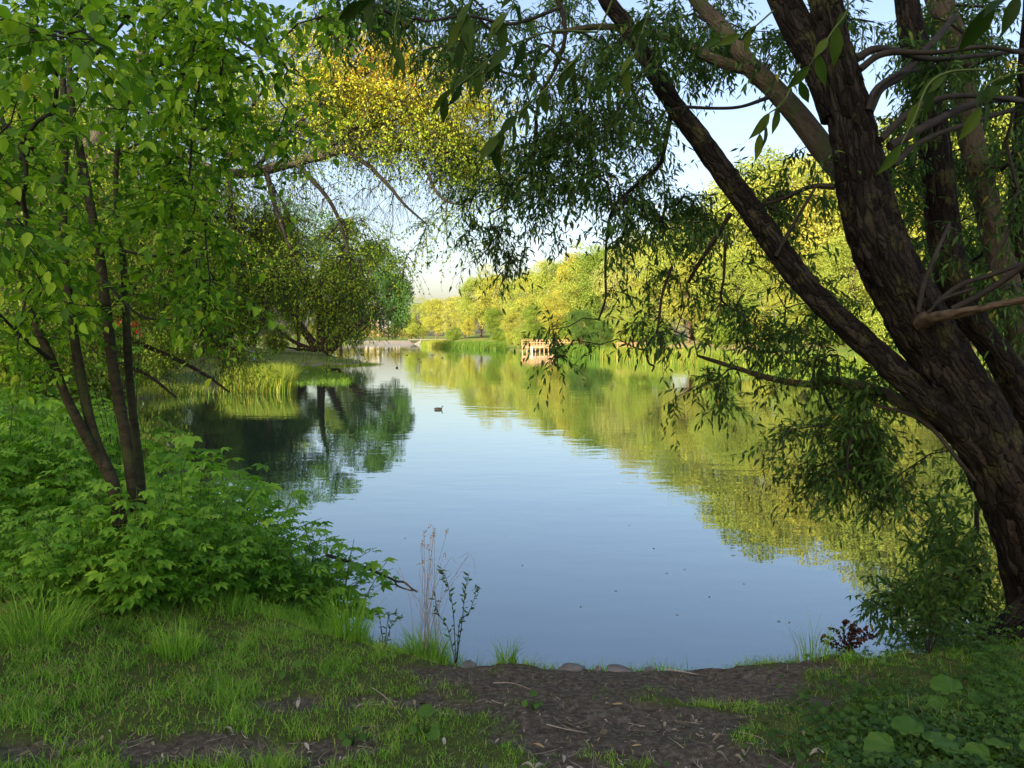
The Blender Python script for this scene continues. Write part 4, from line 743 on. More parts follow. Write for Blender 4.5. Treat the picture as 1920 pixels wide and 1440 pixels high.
# ------------------------------------------------------------------ leafy plants on the left bank
def make_plant(seed, tmpl, h=1.0, nst=9, leaf=(.14, .24), name='leafy_plant', mat='herb_leaf', label='', spread=.38, lean=(0, 0, 0), nl=9):
    r0 = np.random.default_rng(seed); t = thing(name, (0, 0, 0), label, 'plant'); gs = Geo(); gl_ = Geo()
    a = r0.uniform(0, 2*pi, nst); sp = r0.uniform(.05, spread, nst); K = 6; u = np.linspace(0, 1, K)
    hh = h*r0.uniform(.55, 1.0, nst); base = np.stack([np.cos(a)*sp*.4, np.sin(a)*sp*.4, np.zeros(nst)-.05], -1)
    pts = base[:, None]+np.stack([np.cos(a)[:, None]*sp[:, None]*u**1.5, np.sin(a)[:, None]*sp[:, None]*u**1.5, hh[:, None]*(u-.08*u**3)[None]], -1)+np.array(lean)*(u**1.6)[None, :, None]
    tubes(gs, pts, .006, .002, 4); gs.build('stems', M['green_stem'], t)
    for i in range(nst):
        ul = np.linspace(.3, 1, nl)+r0.uniform(-.03, .03, nl); ul = np.clip(ul, 0, 1)
        p = np.stack([np.interp(ul, u, pts[i, :, c]) for c in range(3)], -1); az = np.arange(nl)*2.4+r0.uniform(0, 6); 
        d = np.stack([np.cos(az), np.sin(az), r0.uniform(-.25, .25, nl)], -1); sz = r0.uniform(leaf[0], leaf[1], nl)*(1.05-.35*ul)
        stamp(gl_, tmpl, p+d*sz[:, None]*.35, d, nrm(np.array([0, 0, 1.])+r0.normal(size=(nl, 3))*.3), sz, np.clip(r0.random(nl)*.75+.2*ul, 0, .97), 1.0)
    gl_.build('leaves', M[mat], t); return t
PL = 'leafy plants crowding the left bank'; PLL = 'bright green leafy plant with divided leaves in the thicket on the left bank'
pp = [make_plant(101, COMP0, 1.05, label=PLL), make_plant(102, COMP1, 1.15, label=PLL), make_plant(103, COMP0, .85, nst=12, leaf=(.11, .18), label=PLL), make_plant(104, COMP1, 1.3, nst=8, leaf=(.16, .26), label=PLL)]
first = set(); r0 = np.random.default_rng(55); cnt_p = 0
def place_plant(k, x, y, s, label=PLL, group=PL, rz=None):
    rz = r0.uniform(0, 6.28) if rz is None else rz; z = tz(x, y)-.03
    if label == PLL:
        zn = 'at the grassy front edge of the left thicket' if y < 5.7 else 'at the water side of the left thicket' if shore_dist(np.array([x]), np.array([y]))[0] < 1.3 else 'far back in the left thicket' if y > 9 else 'in the middle of the left thicket'
        label = ['bright green plant with feathery divided leaves', 'bright green plant with broad hand-shaped leaves', 'low fine-leaved green plant', 'tall broad-leaved green plant'][k]+' '+zn
    if k not in first:
        first.add(k); o = pp[k]; o.location = (x, y, z); o.rotation_euler[2] = rz; o.scale = (s, s, s); o['label'] = label; o['group'] = group; return o
    return copy_tree(pp[k], (x, y, z), rz, s, label, group)
pts_done = []
tries = 0
while cnt_p < 210 and tries < 16000:
    tries += 1; y = 4.9+15*r0.random()**2.2; x = r0.uniform(-.75*y-1.2, -1.3)
    d = shore_dist(np.array([x]), np.array([y]))[0]
    edge = .7 if y < 9 else .1
    if d < (0.15) or d > 9: continue
    px = 960+F*x/y
    if px < -120 or (y < 6.6 and px > 330+(y-5)*160) or (y < 5.15): continue
    if any((x-a)**2+(y-b)**2 < .11*(1+.06*y) for a, b in pts_done): continue
    pts_done.append((x, y)); place_plant(int(r0.integers(0, 4)), x, y, r0.uniform(.8, 1.15)*(.6+.55*min(1, max(0, (y-5)/1.6)))); cnt_p += 1
# plants overhanging the water edge
ov = make_plant(201, COMP1, 1.0, nst=16, leaf=(.12, .2), spread=.7, lean=(.5, -.1, -.12), nl=10, name='overhanging_shrub', label='dark leafy shrub leaning out over the water from the left bank')
ov.location = (-2.15, 7.15, tz(-2.15, 7.15)-.02); ov['group'] = 'shrubs leaning over the water'
for k, (x, y, s, lb) in enumerate([(-2.75, 7.55, 1.15, 'leafy shrub above the dark hollow under the left bank thicket'), (-2.35, 7.3, .95, 'leafy shrub on thin bare stems, water showing through below'), (-3.5, 8.1, 1.3, 'taller leafy shrub in the middle of the thicket at the water side'), (-1.75, 6.75, .7, 'low small-leaved shrub by the fallen stick, nearest to open water')]):
    copy_tree(ov, (x, y, tz(x, y)-.02), k*.35-.3, s, lb, 'shrubs leaning over the water')
for k, (px, D, s) in enumerate([(60, 4.9, .6), (130, 4.95, .7), (190, 4.9, .68), (250, 4.95, .72), (310, 5.2, .75), (370, 5.5, .8), (90, 5.2, .75), (160, 5.1, .88), (230, 5.15, .98), (200, 5.2, .95), (270, 5.3, .95), (245, 5.05, .85), (290, 5.4, .7), (420, 5.9, .7), (340, 5.7, .75), (470, 6.4, .8), (400, 6.3, .85), (330, 6.2, .85), (520, 6.7, .85), (450, 7.0, 1.0), (380, 6.9, 1.0), (300, 6.7, 1.0), (480, 7.6, 1.15), (420, 7.8, 1.25), (350, 7.6, 1.2), (560, 7.0, .9), (390, 8.4, 1.3), (310, 8.2, 1.7), (300, 7.4, 1.5), (340, 7.9, 1.65), (385, 8.1, 1.7), (430, 8.0, 1.55), (470, 8.2, 1.45), (360, 7.2, 1.4), (415, 7.4, 1.4), (460, 7.4, 1.25), (505, 7.5, 1.15), (265, 7.8, 1.6), (230, 8.4, 1.7), (180, 8.0, 1.6), (130, 8.6, 1.7), (80, 8.2, 1.6), (30, 8.6, 1.7), (-10, 7.6, 1.5), (60, 7.2, 1.4), (150, 7.2, 1.35), (210, 7.2, 1.4), (100, 9.6, 1.9), (20, 10, 1.9), (190, 9.8, 1.9), (255, 10, 1.9), (330, 9.2, 1.8), (540, 7.6, .95), (30, 5.4, .7), (-20, 5.0, .6)]):
    place_plant(k % 4, at(px, D), D, s)
for k, (x, y, s) in enumerate([(-1.95, 6.85, 1.0), (-1.7, 6.75, .8), (-2.2, 7.15, 1.15), (-2.6, 7.5, 1.25), (-3.0, 7.75, 1.35), (-2.5, 7.2, .9), (-3.0, 7.5, 1.0), (-3.3, 7.4, .8), (-4.2, 8.4, 1.2), (-2.9, 6.9, .75), (-3.7, 7.2, .85)]):
    place_plant(k % 4, x, y, s)
# low plants beneath the willow on the right
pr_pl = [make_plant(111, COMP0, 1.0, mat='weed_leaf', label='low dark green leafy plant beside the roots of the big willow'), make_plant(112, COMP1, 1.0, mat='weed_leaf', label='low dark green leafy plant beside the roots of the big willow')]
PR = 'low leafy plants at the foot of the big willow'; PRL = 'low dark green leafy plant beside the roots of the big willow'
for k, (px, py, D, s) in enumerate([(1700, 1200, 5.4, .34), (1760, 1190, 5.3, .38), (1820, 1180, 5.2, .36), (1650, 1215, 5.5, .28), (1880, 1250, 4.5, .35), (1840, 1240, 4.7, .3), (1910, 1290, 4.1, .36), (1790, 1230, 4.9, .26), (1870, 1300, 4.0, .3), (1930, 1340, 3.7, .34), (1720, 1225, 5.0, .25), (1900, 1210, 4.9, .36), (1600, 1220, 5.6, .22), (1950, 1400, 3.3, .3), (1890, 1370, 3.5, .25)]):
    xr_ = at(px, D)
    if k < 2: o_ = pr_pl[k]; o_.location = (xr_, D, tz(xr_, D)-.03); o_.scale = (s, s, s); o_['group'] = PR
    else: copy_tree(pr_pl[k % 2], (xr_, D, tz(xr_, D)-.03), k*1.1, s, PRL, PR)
# burdock rosettes
def rosette(name, px, py, leaves, label, grp='broad-leaved rosettes in the right-hand grass', mat='weed_leaf'):
    c = G(px, py, 1.1); c[2] = tz(c[0], c[1]); t = thing(name, tuple(c), label, 'plant', grp); r0 = np.random.default_rng(int(px))
    for az, el, L_, w_ in leaves:
        d = np.array([cos(az)*cos(el), sin(az)*cos(el), sin(el)]); g = Geo()
        tube(g, np.array([[0, 0, -.01], d*L_*.25+[0, 0, .02], d*L_*.5+[0, 0, .03]]), [.005, .004, .003], 5)
        stamp(g, BURDOCK, (d*L_*.45+[0, 0, .03])[None], nrm(d*1.0+[0, 0, -.55])[None], nrm(np.array([[-.1, -.55, .8]])+r0.normal(size=(1, 3))*.15), L_*w_, .45+.4*r0.random()); g.build('leaf', M[mat], t)
    return t
rosette('burdock', 1715, 1410, [(.3, .5, .16, .95), (3.0, .35, .15, .95), (1.4, .9, .14, .9), (5.0, .2, .12, .7)], 'burdock with three wide scalloped leaves low in the grass at the right bottom')
rosette('burdock', 1800, 1310, [(1.6, .9, .16, .9), (.2, .6, .15, .7), (3.2, .5, .13, .8), (4.6, .4, .12, .8)], 'burdock with upright pale leaves below the willow roots')
rosette('burdock', 1895, 1425, [(2.9, .3, .14, .9), (.2, .6, .14, .7), (1.5, .6, .12, .8)], 'burdock in the bottom right corner with one torn leaf')
rosette('plantain', 795, 1345, [(1.5, 1.2, .09, .8), (5.6, .2, .07, .9), (0.2, .3, .06, .8), (3.4, .3, .07, .6)], 'small bright green weed with an upright leaf on the path edge', 'small weeds on bare soil')
rosette('plantain', 1000, 1285, [(1.5, .9, .06, .7), (3.1, .1, .06, .6), (.1, .1, .05, .6), (5.2, .1, .04, .7)], 'grey-green weed rosette alone on the bare soil near the water stones', 'small weeds on bare soil')
rosette('plantain', 660, 1375, [(1.3, .5, .05, .8), (3.0, .2, .06, .7), (4.4, .1, .06, .7), (0, .2, .06, .7)], 'flat grey weed rosette on the soil strip at the lower left', 'small weeds on bare soil')
rosette('plantain', 550, 1235, [(1.4, 1.1, .1, .6), (2.9, .3, .1, .5), (.3, .3, .06, .5)], 'yellow-green weed in the grass beside the small bare patch', 'small weeds on bare soil')
rosette('plantain', 1640, 1320, [(1.4, .9, .05, .8), (.2, .6, .05, .8)], 'round-leaved weed in the grass right of the bare soil', 'small weeds on bare soil')
rosette('plantain', 1570, 1390, [(1.4, .6, .05, .8), (3.2, .4, .05, .8), (0, .3, .05, .7)], 'pale round weed by the curled dry leaf on the right', 'small weeds on bare soil')

# ------------------------------------------------------------------ blades: grass, reeds, tufts
def blades(geo, base, h, w, lean, bend, tint, K=4):
    """base (N,3); h,w (N,); lean (N,2) unit-ish horizontal direction; bend (N,)"""
    N_ = len(base); u = np.linspace(0, 1, K); L3 = np.concatenate([lean, np.zeros((N_, 1))], 1)
    c = base[:, None]+h[:, None, None]*(u[None, :, None]*np.array([0, 0, 1.])+(bend[:, None]*u**2)[..., None]*L3[:, None]-(.35*bend[:, None]**2*u**3)[..., None]*np.array([0, 0, 1.]))
    az = rng.uniform(0, pi, N_); side = np.stack([np.cos(az), np.sin(az), np.zeros(N_)], -1); wd = w[:, None]*(1-u**1.7)[None]*.5
    l = c+side[:, None]*wd[..., None]; r = c-side[:, None]*wd[..., None]
    v = np.stack([l, r], 2).reshape(N_, K*2, 3); f = []
    for k in range(K-1): f.append([2*k, 2*k+1, 2*k+3, 2*k+2])
    f = (np.array(f)[None]+(np.arange(N_)*K*2)[:, None, None]).reshape(-1, 4)
    geo.add(v.reshape(-1, 3), f, np.repeat(tint, K-1))
def udir(n):
    a = rng.uniform(0, 2*pi, n); return np.stack([np.cos(a), np.sin(a)], -1)
# lawn grass of the near bank
N_ = 420000; y = 2.0+5.2*rng.random(N_)**1.25; x = rng.uniform(-1, 1, N_)*(y*.72+.5)
x2 = rng.uniform(2.2, 9, 90000); y2 = rng.uniform(1.2, 8, 90000); ok2 = x2 > y2*.70+.4; x = np.concatenate([x, x2[ok2]]); y = np.concatenate([y, y2[ok2]]); N_ = len(x)
d = shore_dist(x, y); dm_ = dirt_amt(x, y); clump = fbm(x*5, y*5, 41, 3); leftness = np.clip((-x/y-.15)*2.2, 0, 1)
fine_ = fbm(x*16, y*16, 44, 2); keep = (d > .35) & (rng.random(N_) > dm_*1.04) & (rng.random(N_) < .22+2.0*np.clip(clump-.36, 0, 1)+leftness*.3) & (rng.random(N_) < np.clip((fine_-.30)*4, .12, 1))
stray = (d > .35) & (dm_ > .5) & (rng.random(N_) < .004); keep |= stray
x, y, clump, leftness, d = x[keep], y[keep], clump[keep], leftness[keep], d[keep]; z = terrain(x, y)-.004
n_ = len(x); big = fbm(x*1.6, y*1.6, 43, 2)
h = (.016+.055*rng.random(n_)**2.0)*(.7+1.1*np.clip(clump-.3, 0, 1)*1.6)*(1+.55*leftness*np.clip((y-3.2)/2, 0, 1)+.25*leftness)*(.8+.5*big)
h = h*np.where((d < 1.2) & (x > .9), 1.25, 1)*np.where((x > -.7) & (x < 1.9) & (y < 4.5), .62, 1)
g = Geo(); tint = np.clip(rng.random(n_)*.8+(big-.5)*.9+.12+leftness*.10, 0, .94); dry = rng.random(n_) < .09+.3*np.clip(.45-big, 0, 1); tint[dry] = rng.uniform(.94, 1, dry.sum())
blades(g, np.stack([x, y, z], -1), h, rng.uniform(.0020, .0046, n_)*(1+.5*leftness), udir(n_), rng.uniform(.2, 1.3, n_), tint)
tag(g.build('grass', M['grass']), kind='stuff')
# longer grass up the left bank
N_ = 60000; y = 5.2+9*rng.random(N_)**1.3; x = rng.uniform(-1, 1, N_)*5-(y*.4+2.5); d = shore_dist(x, y); k = (d > .3) & (960+F*x/y > -100)
x, y = x[k], y[k]; n_ = len(x); g = Geo(); cl = fbm(x*2, y*2, 47, 2)
blades(g, np.stack([x, y, terrain(x, y)-.01], -1), rng.uniform(.06, .24, n_)*(.4+cl), rng.uniform(.003, .007, n_), udir(n_), rng.uniform(.1, .9, n_), np.clip(rng.random(n_)*.9, 0, .93)); tag(g.build('long_grass', M['grass']), kind='stuff')
# low clover and leafy cover at right
N_ = 5200; px = rng.normal(1780, 130, N_); py = rng.normal(1350, 75, N_); q = np.array([G(a, b_, 1.1) for a, b_ in zip(px, py)]); ok = shore_dist(q[:, 0], q[:, 1]) > .8
q = q[ok]; q[:, 2] = terrain(q[:, 0], q[:, 1])+rng.uniform(.01, .05, len(q)); g = Geo(); dd = rdir(len(q)); dd[:, 2] *= .3
stamp(g, OVATE, q, dd, nrm(np.array([0, -.2, 1.])+rng.normal(size=(len(q), 3))*.35), rng.uniform(.015, .04, len(q)), rng.random(len(q))*.9, 1.5); tag(g.build('ground_cover', M['cover_leaf']), kind='stuff')
def tuft(name, px, py, zg, n, h, sp, label, w=(.003, .006), bend=(.15, .7), mat='grass', cat='grass tuft', tr=(.2, .9), lean=None):
    c = G(px, py, zg); c[2] = tz(c[0], c[1]); g = Geo(); a = rng.uniform(0, 2*pi, n); r_ = sp*np.sqrt(rng.random(n)); x = c[0]+np.cos(a)*r_; y = c[1]+np.sin(a)*r_
    ld = np.stack([np.cos(a), np.sin(a)], -1)+udir(n)*.6
    blades(g, np.stack([x, y, np.maximum(terrain(x, y), 0)-.01], -1), rng.uniform(h*.45, h, n), rng.uniform(w[0], w[1], n), ld, rng.uniform(bend[0], bend[1], n), rng.uniform(tr[0], tr[1], n), 6)
    return tag(g.build(name, M[mat], origin=c), label, cat, 'grass tufts along the near bank')
tuft('grass_tuft', 950, 1232, .85, 90, .20, .06, 'isolated tuft of stiff grass on the bank edge beside the pale stone')
tuft('grass_tuft', 800, 1200, .85, 260, .30, .13, 'dense grass tuft with tall dry stalks at the bank edge')
tuft('grass_tuft', 655, 1185, .85, 260, .42, .12, 'tall green grass tuft below the overhanging shrub')
tuft('grass_tuft', 1525, 1235, .85, 60, .34, .10, 'sparse pale upright grass on the right of the open bank edge', tr=(.4, 1))
tuft('grass_tuft', 40, 1010, 1.2, 420, .55, .3, 'tall arching bright grass at the far left edge', w=(.005, .01), bend=(.4, 1.1))
tuft('grass_tuft', 330, 1180, 1.15, 160, .24, .12, 'leafy grass tuft in front of the dark hollow under the thicket', w=(.004, .008))
tuft('grass_tuft', 60, 1150, 1.2, 300, .34, .25, 'long soft grass at the left edge below the leafy plants', w=(.004, .008), bend=(.4, 1.1))
# seeding grass stalks
c = G(802, 1198, .85); c[2] = tz(c[0], c[1]); t = thing('seeding_grass', tuple(c), 'tall thin seeding grass stalks bending at their tips above the bank edge', 'grass stalks'); g = Geo(); g2 = Geo()
for k in range(26):
    r_ = rng.normal(size=2)*.05; top = P(rng.normal(812, 14), rng.uniform(975, 1060), c[1]+rng.uniform(-.1, .1)) if k < 12 else P(rng.uniform(740, 880), rng.uniform(1040, 1150), c[1]+rng.uniform(-.15, .15))
    b_ = np.array([r_[0], r_[1], 0]); e = top-c; mid = (b_+e)/2+np.array([-.15*e[0], 0, .06]); q = catmull([b_, mid, e, e+np.array([rng.normal()*.05, 0, -.02])], 6); tube(g, q, np.linspace(.0016, .0007, len(q)), 4, cap=False)
    if k < 12:
        m = 14; ii = rng.integers(len(q)-7, len(q), m); dd = np.stack([rng.normal(size=m), rng.normal(size=m)*.4, rng.uniform(-.5, .7, m)], -1); stamp(g2, LEAF2, q[ii], dd, np.tile([0, -1., 0], (m, 1)), rng.uniform(.008, .018, m), .95, .5)
q = catmull([[0, 0, 0], P(850, 1090, c[1])-c, P(878, 1042, c[1])-c, P(888, 1050, c[1])-c, P(891, 1080, c[1])-c], 8); tube(g, q, .0009, 4)
g.build('stalks', M['dry_twig'], t); g2.build('seed_heads', M['dry_leaf'], t)
# willow saplings
def sapling(px, py, tips, label, mat='willow_leaf', leaf=(.03, .05), zg=.85, name='willow_sapling', tmpl=LANCE, dens=.02, wide=1.3):
    c = G(px, py, zg); c[2] = tz(c[0], c[1]); t = thing(name, tuple(c), label, 'sapling'); g = Geo(); gl_ = Geo()
    for tp in tips:
        pts = [np.zeros(3)]+[P(a, b_, c[1]+rng.uniform(-.06, .06))-c for a, b_ in tp]; q = catmull(pts, 8); tube(g, q, np.linspace(.003, .001, len(q)), 5)
        L_ = np.sum(np.linalg.norm(np.diff(q, axis=0), axis=1)); k = int(L_/dens); ii = np.linspace(len(q)*.15, len(q)-1, k).astype(int); tt = nrm(np.gradient(q, axis=0))[ii]
        stamp(gl_, tmpl, q[ii], nrm(tt*.6+rdir(k)*.8), rdir(k), rng.uniform(leaf[0], leaf[1], k), rng.random(k)*.8, wide)
    g.build('stem', M['twig'], t); gl_.build('leaves', M[mat], t); return t
sapling(855, 1205, [[(850, 1150), (843, 1110), (835, 1080), (828, 1067)], [(868, 1150), (872, 1110), (880, 1075)], [(862, 1170), (878, 1150), (890, 1120), (893, 1095)], [(840, 1180), (822, 1150), (815, 1120)]], 'thin willow sapling with narrow leaves at the water edge beside the seeding grass')
sapling(720, 1190, [[(712, 1160), (705, 1150)], [(728, 1160), (740, 1150)], [(735, 1170), (752, 1158)]], 'short dark-leaved sapling between two grass tufts', leaf=(.03, .045))
sapling(1590, 1228, [[(1575, 1190), (1560, 1180)], [(1582, 1180), (1586, 1165)], [(1595, 1185), (1600, 1170)], [(1600, 1190), (1625, 1178)], [(1570, 1205), (1545, 1190)], [(1605, 1205), (1645, 1190)], [(1590, 1195), (1610, 1182)], [(1560, 1210), (1538, 1200)], [(1612, 1200), (1632, 1185)]], 'small dark reddish-leaved shrub on the bank edge at the right', 'red_leaf', (.018, .03), name='dark_shrub', tmpl=OVATE, dens=.007)
sapling(1740, 1225, [[(1700, 1170), (1660, 1140), (1625, 1133)], [(1720, 1150), (1690, 1110), (1655, 1090)], [(1745, 1130), (1730, 1060), (1700, 1010)], [(1760, 1130), (1765, 1050), (1750, 970), (1730, 930)], [(1780, 1140), (1810, 1060), (1820, 980)], [(1700, 1190), (1670, 1180), (1640, 1170)], [(1760, 1100), (1790, 1010), (1790, 930)], [(1730, 1160), (1700, 1130), (1670, 1120)], [(1790, 1150), (1830, 1100), (1850, 1040)], [(1770, 1160), (1800, 1120), (1830, 1110)], [(1715, 1180), (1725, 1120), (1700, 1070)]],
        'bushy willow shoots rising from the bank between the dark shrub and the big trunk', leaf=(.05, .085), name='willow_shoots', dens=.010, wide=1.4)

# ------------------------------------------------------------------ reeds
def reeds(pts, n, h, w, label, tr=(.1, .9), depth=2.5, zb=0.0, grp='reed beds along the shore', bend=(.05, .5), mat='reed'):
    pts = np.array(pts, float); seg = rng.integers(0, len(pts)-1, n) if len(pts) > 2 else np.zeros(n, int)
    L_ = np.linalg.norm(np.diff(pts, axis=0), axis=1); seg = rng.choice(len(L_), n, p=L_/L_.sum()); u = rng.random(n)[:, None]; p = pts[seg]*(1-u)+pts[seg+1]*u; e = nrm(pts[seg+1]-pts[seg]); nn = np.stack([-e[:, 1], e[:, 0]], -1)
    p = p+nn*(rng.random(n)[:, None]*depth); p += rng.normal(size=p.shape)*.15
    z = np.maximum(terrain(p[:, 0], p[:, 1]), zb-.05)-.02; hh = h*rng.uniform(.6, 1.08, n)*(.75+.4*fbm(p[:, 0]*.5, p[:, 1]*.5, 61, 2))
    g = Geo(); c = np.array([pts[:, 0].mean(), pts[:, 1].mean(), 0])
    blades(g, np.stack([p[:, 0], p[:, 1], z], -1), hh, rng.uniform(w*.6, w*1.3, n), udir(n)+np.array([.5, 0]), rng.uniform(bend[0], bend[1], n), rng.uniform(tr[0], tr[1], n), 5)
    return tag(g.build('reed_bed', M[mat], origin=c), label, 'reeds', grp)
reeds([(-11.2, 38.2), (-12.6, 37.9), (-14.6, 38.2)], 6500, 1.55, .022, 'bright green reed clump on the near side of the left peninsula, below the person', (.25, .95), -2.6)
reeds([(-14.4, 37), (-16.2, 35), (-16.6, 31)], 1200, .7, .025, 'ragged dull reeds at the left water side under the hanging bare twigs', (0, .9), -1.5)
reeds([(-21.5, 212), (-14, 190.5)], 2500, 2.0, .09, 'yellow-green reeds beside the sluice bridge', (.4, 1), -4)
reeds([(-14, 190), (-5, 174.5), (-.8, 160.5)], 7000, 1.9, .08, 'long dark green reed bed between the bridge and the jetty', (0, .55), -4)
reeds([(10.8, 122), (9.8, 112), (13.3, 104), (14, 98)], 9000, 1.7, .05, 'green reed bed right of the jetty', (0, .5), -3.5)
reeds([(13.6, 96.5), (17.3, 89), (21.3, 77.5)], 12000, 1.75, .045, 'sunlit yellow-green reed bed in front of the second railing', (.3, 1), -3.2)
reeds([(21.3, 77.5), (26.3, 66.5), (32.8, 54.5), (41.5, 42)], 14000, 1.6, .045, 'reeds along the right shore behind the drooping willow bough', (.1, .9), -3)
# rough herbs on the stony edge of the peninsula
reeds([(-22.5, 65), (-19, 70), (-16, 74.5), (-15.1, 77)], 2600, .35, .04, 'rough grass above the stones on the tip of the left peninsula', (.1, .9), -2.5, bend=(.1, .9))
reeds([(-16.4, 43), (-17.5, 50), (-20.5, 58), (-24.5, 65)], 9000, .32, .03, 'rough low grass on the left bank between the reed clump and the stones', (0, .55), -7, bend=(.1, .9))

# ------------------------------------------------------------------ stones
def rock(name, loc, s, label, grp, seed, mat='stone'):
    r0 = np.random.default_rng(seed); n = 14; th = np.linspace(0, pi, n); ph = np.linspace(0, 2*pi, 2*n, endpoint=False); T_, Ph = np.meshgrid(th, ph, indexing='ij')
    d = np.stack([np.sin(T_)*np.cos(Ph), np.sin(T_)*np.sin(Ph), np.cos(T_)], -1); k = r0.normal(size=(5, 3)); k = nrm(k); c_ = np.min(np.stack([.72+.35*r0.random()+0*d[..., 0]+.0 for _ in range(1)]+[1+0*d[..., 0]]), axis=0)
    r_ = np.ones(d.shape[:2])
    for kk in k: q_ = d@kk; r_ = np.minimum(r_, .72/np.maximum(q_, .55))
    r_ = r_*(1+.06*np.sin(d[..., 0]*7+seed)*np.sin(d[..., 1]*6)); v = d*r_[..., None]*np.array(s)
    i = np.arange(n-1)[:, None]*2*n; j = np.arange(2*n)[None]; j2 = (j+1) % (2*n)
    g = Geo(); g.add(v.reshape(-1, 3), np.stack([i+j, i+2*n+j, i+2*n+j2, i+j2], -1).reshape(-1, 4)); o = g.build(name, M[mat]); o.location = loc; o.rotation_euler[2] = r0.uniform(0, 6); return tag(o, label, 'stone', grp)
for k, (px, py, zg, s, lb) in enumerate([(1070, 1243, .72, (.10, .06, .035), 'largest pale flat stone on the bank edge beside the grass tuft'), (1160, 1250, .70, (.09, .05, .02), 'low flat stone in the middle of the bank edge'), (1218, 1250, .70, (.03, .03, .015), 'small stone at the bank edge, right of the flat one'), (1123, 1244, .72, (.03, .022, .028), 'small dark knobbly stone between two pale stones'), (880, 1222, .75, (.08, .05, .03), 'half-buried stone left of the isolated grass tuft')]):
    c = G(px, py, zg+.1); rock('stone', (c[0], c[1]+.0, tz(c[0], c[1])+s[2]*.1), s, lb, 'stones on the near bank edge', 300+k)
r1 = np.random.default_rng(5); e = np.array([(-22.3, 65.2), (-19, 69.6), (-16, 74.2), (-14.9, 76.8)])
for k in range(44):
    i = r1.integers(0, 3); u = r1.random(); p = e[i]*(1-u)+e[i+1]*u+r1.normal(size=2)*.25; s = r1.uniform(.12, .38)
    rock('stone', (p[0], p[1], max(tz(p[0], p[1]), 0)+s*.12), (s, s*.8, s*.5), 'grey stone in the rough edging of the left peninsula', 'stones edging the left peninsula', 400+k)

# ------------------------------------------------------------------ litter on the bare soil
def litter_leaf(kind, seed):
    g = Geo(); r0 = np.random.default_rng(seed); tv, tf = LANCE_BIG if kind == 0 else OVATE
    v = tv.copy(); v[:, 2] += .12*np.sin(v[:, 0]*4+seed)+.25*np.abs(v[:, 1]); v[:, 1] += .06*np.sin(v[:, 0]*3+seed); v[:, 0] -= .5; g.add(v, tf, np.full(len(tf), r0.random())); return g
LT = 'fallen leaves on the near bank'; protos = []
for k in range(6): protos.append(litter_leaf(k % 2 if k < 4 else 0, k).build('fallen_leaf', M['dry_leaf']))
r0 = np.random.default_rng(91); n = 0
while n < 260:
    px, py = r0.uniform(20, 1750), 1255+185*r0.random()**.8; c = G(px, py, 1.1); x, y = c[0], c[1]
    if shore_dist(np.array([x]), np.array([y]))[0] < 1.0 or dirt_amt(np.array([x]), np.array([y]))[0] < .35 and r0.random() > .12: continue
    p = protos[n % 6]; o = p if n < 6 else p.copy()
    if n >= 6: C.objects.link(o)
    s = r0.uniform(.010, .03) if r0.random() < .85 else r0.uniform(.04, .065)
    o.location = (x, y, tz(x, y)+.004+.05*s); o.rotation_euler = (r0.normal()*.25, r0.normal()*.25, r0.uniform(0, 6.28)); o.scale = (s, s, s)
    if n % 6 == 1 or n % 6 == 3: tag(o, 'small dry oval fallen leaf on the near bank', 'fallen leaf', LT)
    else: tag(o, 'dry narrow willow leaf fallen on the near bank', 'fallen leaf', LT)
    n += 1
for px, py, s, rz, lb in [(1540, 1405, .10, -.1, 'large curled brown dry leaf on the right edge of the bare soil'), (985, 1425, .085, 2.7, 'silvery dry leaf pointing left at the bottom centre'), (1015, 1425, .07, .5, 'silvery dry leaf pointing right at the bottom centre')]:
    c = G(px, py, 1.1); o = protos[0].copy(); C.objects.link(o); o.location = (c[0], c[1], tz(c[0], c[1])+.012); o.rotation_euler = (.1, -.1, rz); o.scale = (s, s, s*1.3); tag(o, lb, 'fallen leaf', LT)
for px, py, lb in [(725, 1228, 'cluster of pale grey dried leaves at the bank edge below the grass'), (655, 1372, 'flat cluster of grey dry leaves at the lower left'), (995, 1420, 'splayed cluster of silvery dry leaves at the bottom centre')]:
    c = G(px, py, 1.1); c[2] = tz(c[0], c[1])+.01; g = Geo(); k = 7; a = r0.uniform(0, 6.28, k); d = np.stack([np.cos(a), np.sin(a), r0.uniform(0, .5, k)], -1)
    stamp(g, LANCE_BIG, np.zeros((k, 3)), d, np.tile([0, 0, 1.], (k, 1)), r0.uniform(.035, .06, k), r0.uniform(.6, .85, k), 1.5); tag(g.build('dried_leaf_cluster', M['dry_leaf'], origin=c), lb, 'dry leaves')
TWG = 'fallen twigs on the bare soil'; n = 0
while n < 150:
    px, py = r0.uniform(60, 1800), 1255+185*r0.random()**.8; c = G(px, py, 1.1); x, y = c[0], c[1]
    if shore_dist(np.array([x]), np.array([y]))[0] < 1.0 or dirt_amt(np.array([x]), np.array([y]))[0] < .3 and r0.random() > .2: continue
    L_ = r0.uniform(.02, .05) if n % 2 else r0.uniform(.04, .16); a = r0.uniform(0, 6.28); b_ = r0.normal()*.25; pts = []
    for u in np.linspace(-.5, .5, 7):
        xx = x+L_*(u*cos(a)-b_*u*u*sin(a)); yy = y+L_*(u*sin(a)+b_*u*u*cos(a)); pts.append((xx, yy, tz(xx, yy)+.004+.004*abs(u)))
    g = Geo(); q = catmull(pts, 3); r_ = r0.uniform(.0010, .0026); tube(g, q, np.linspace(r_, r_*.5, len(q)), 5)
    tag(g.build('fallen_twig', M['dry_twig'], origin=(x, y, tz(x, y))), 'thin dry twig lying on the bare soil of the near bank', 'twig', TWG); n += 1
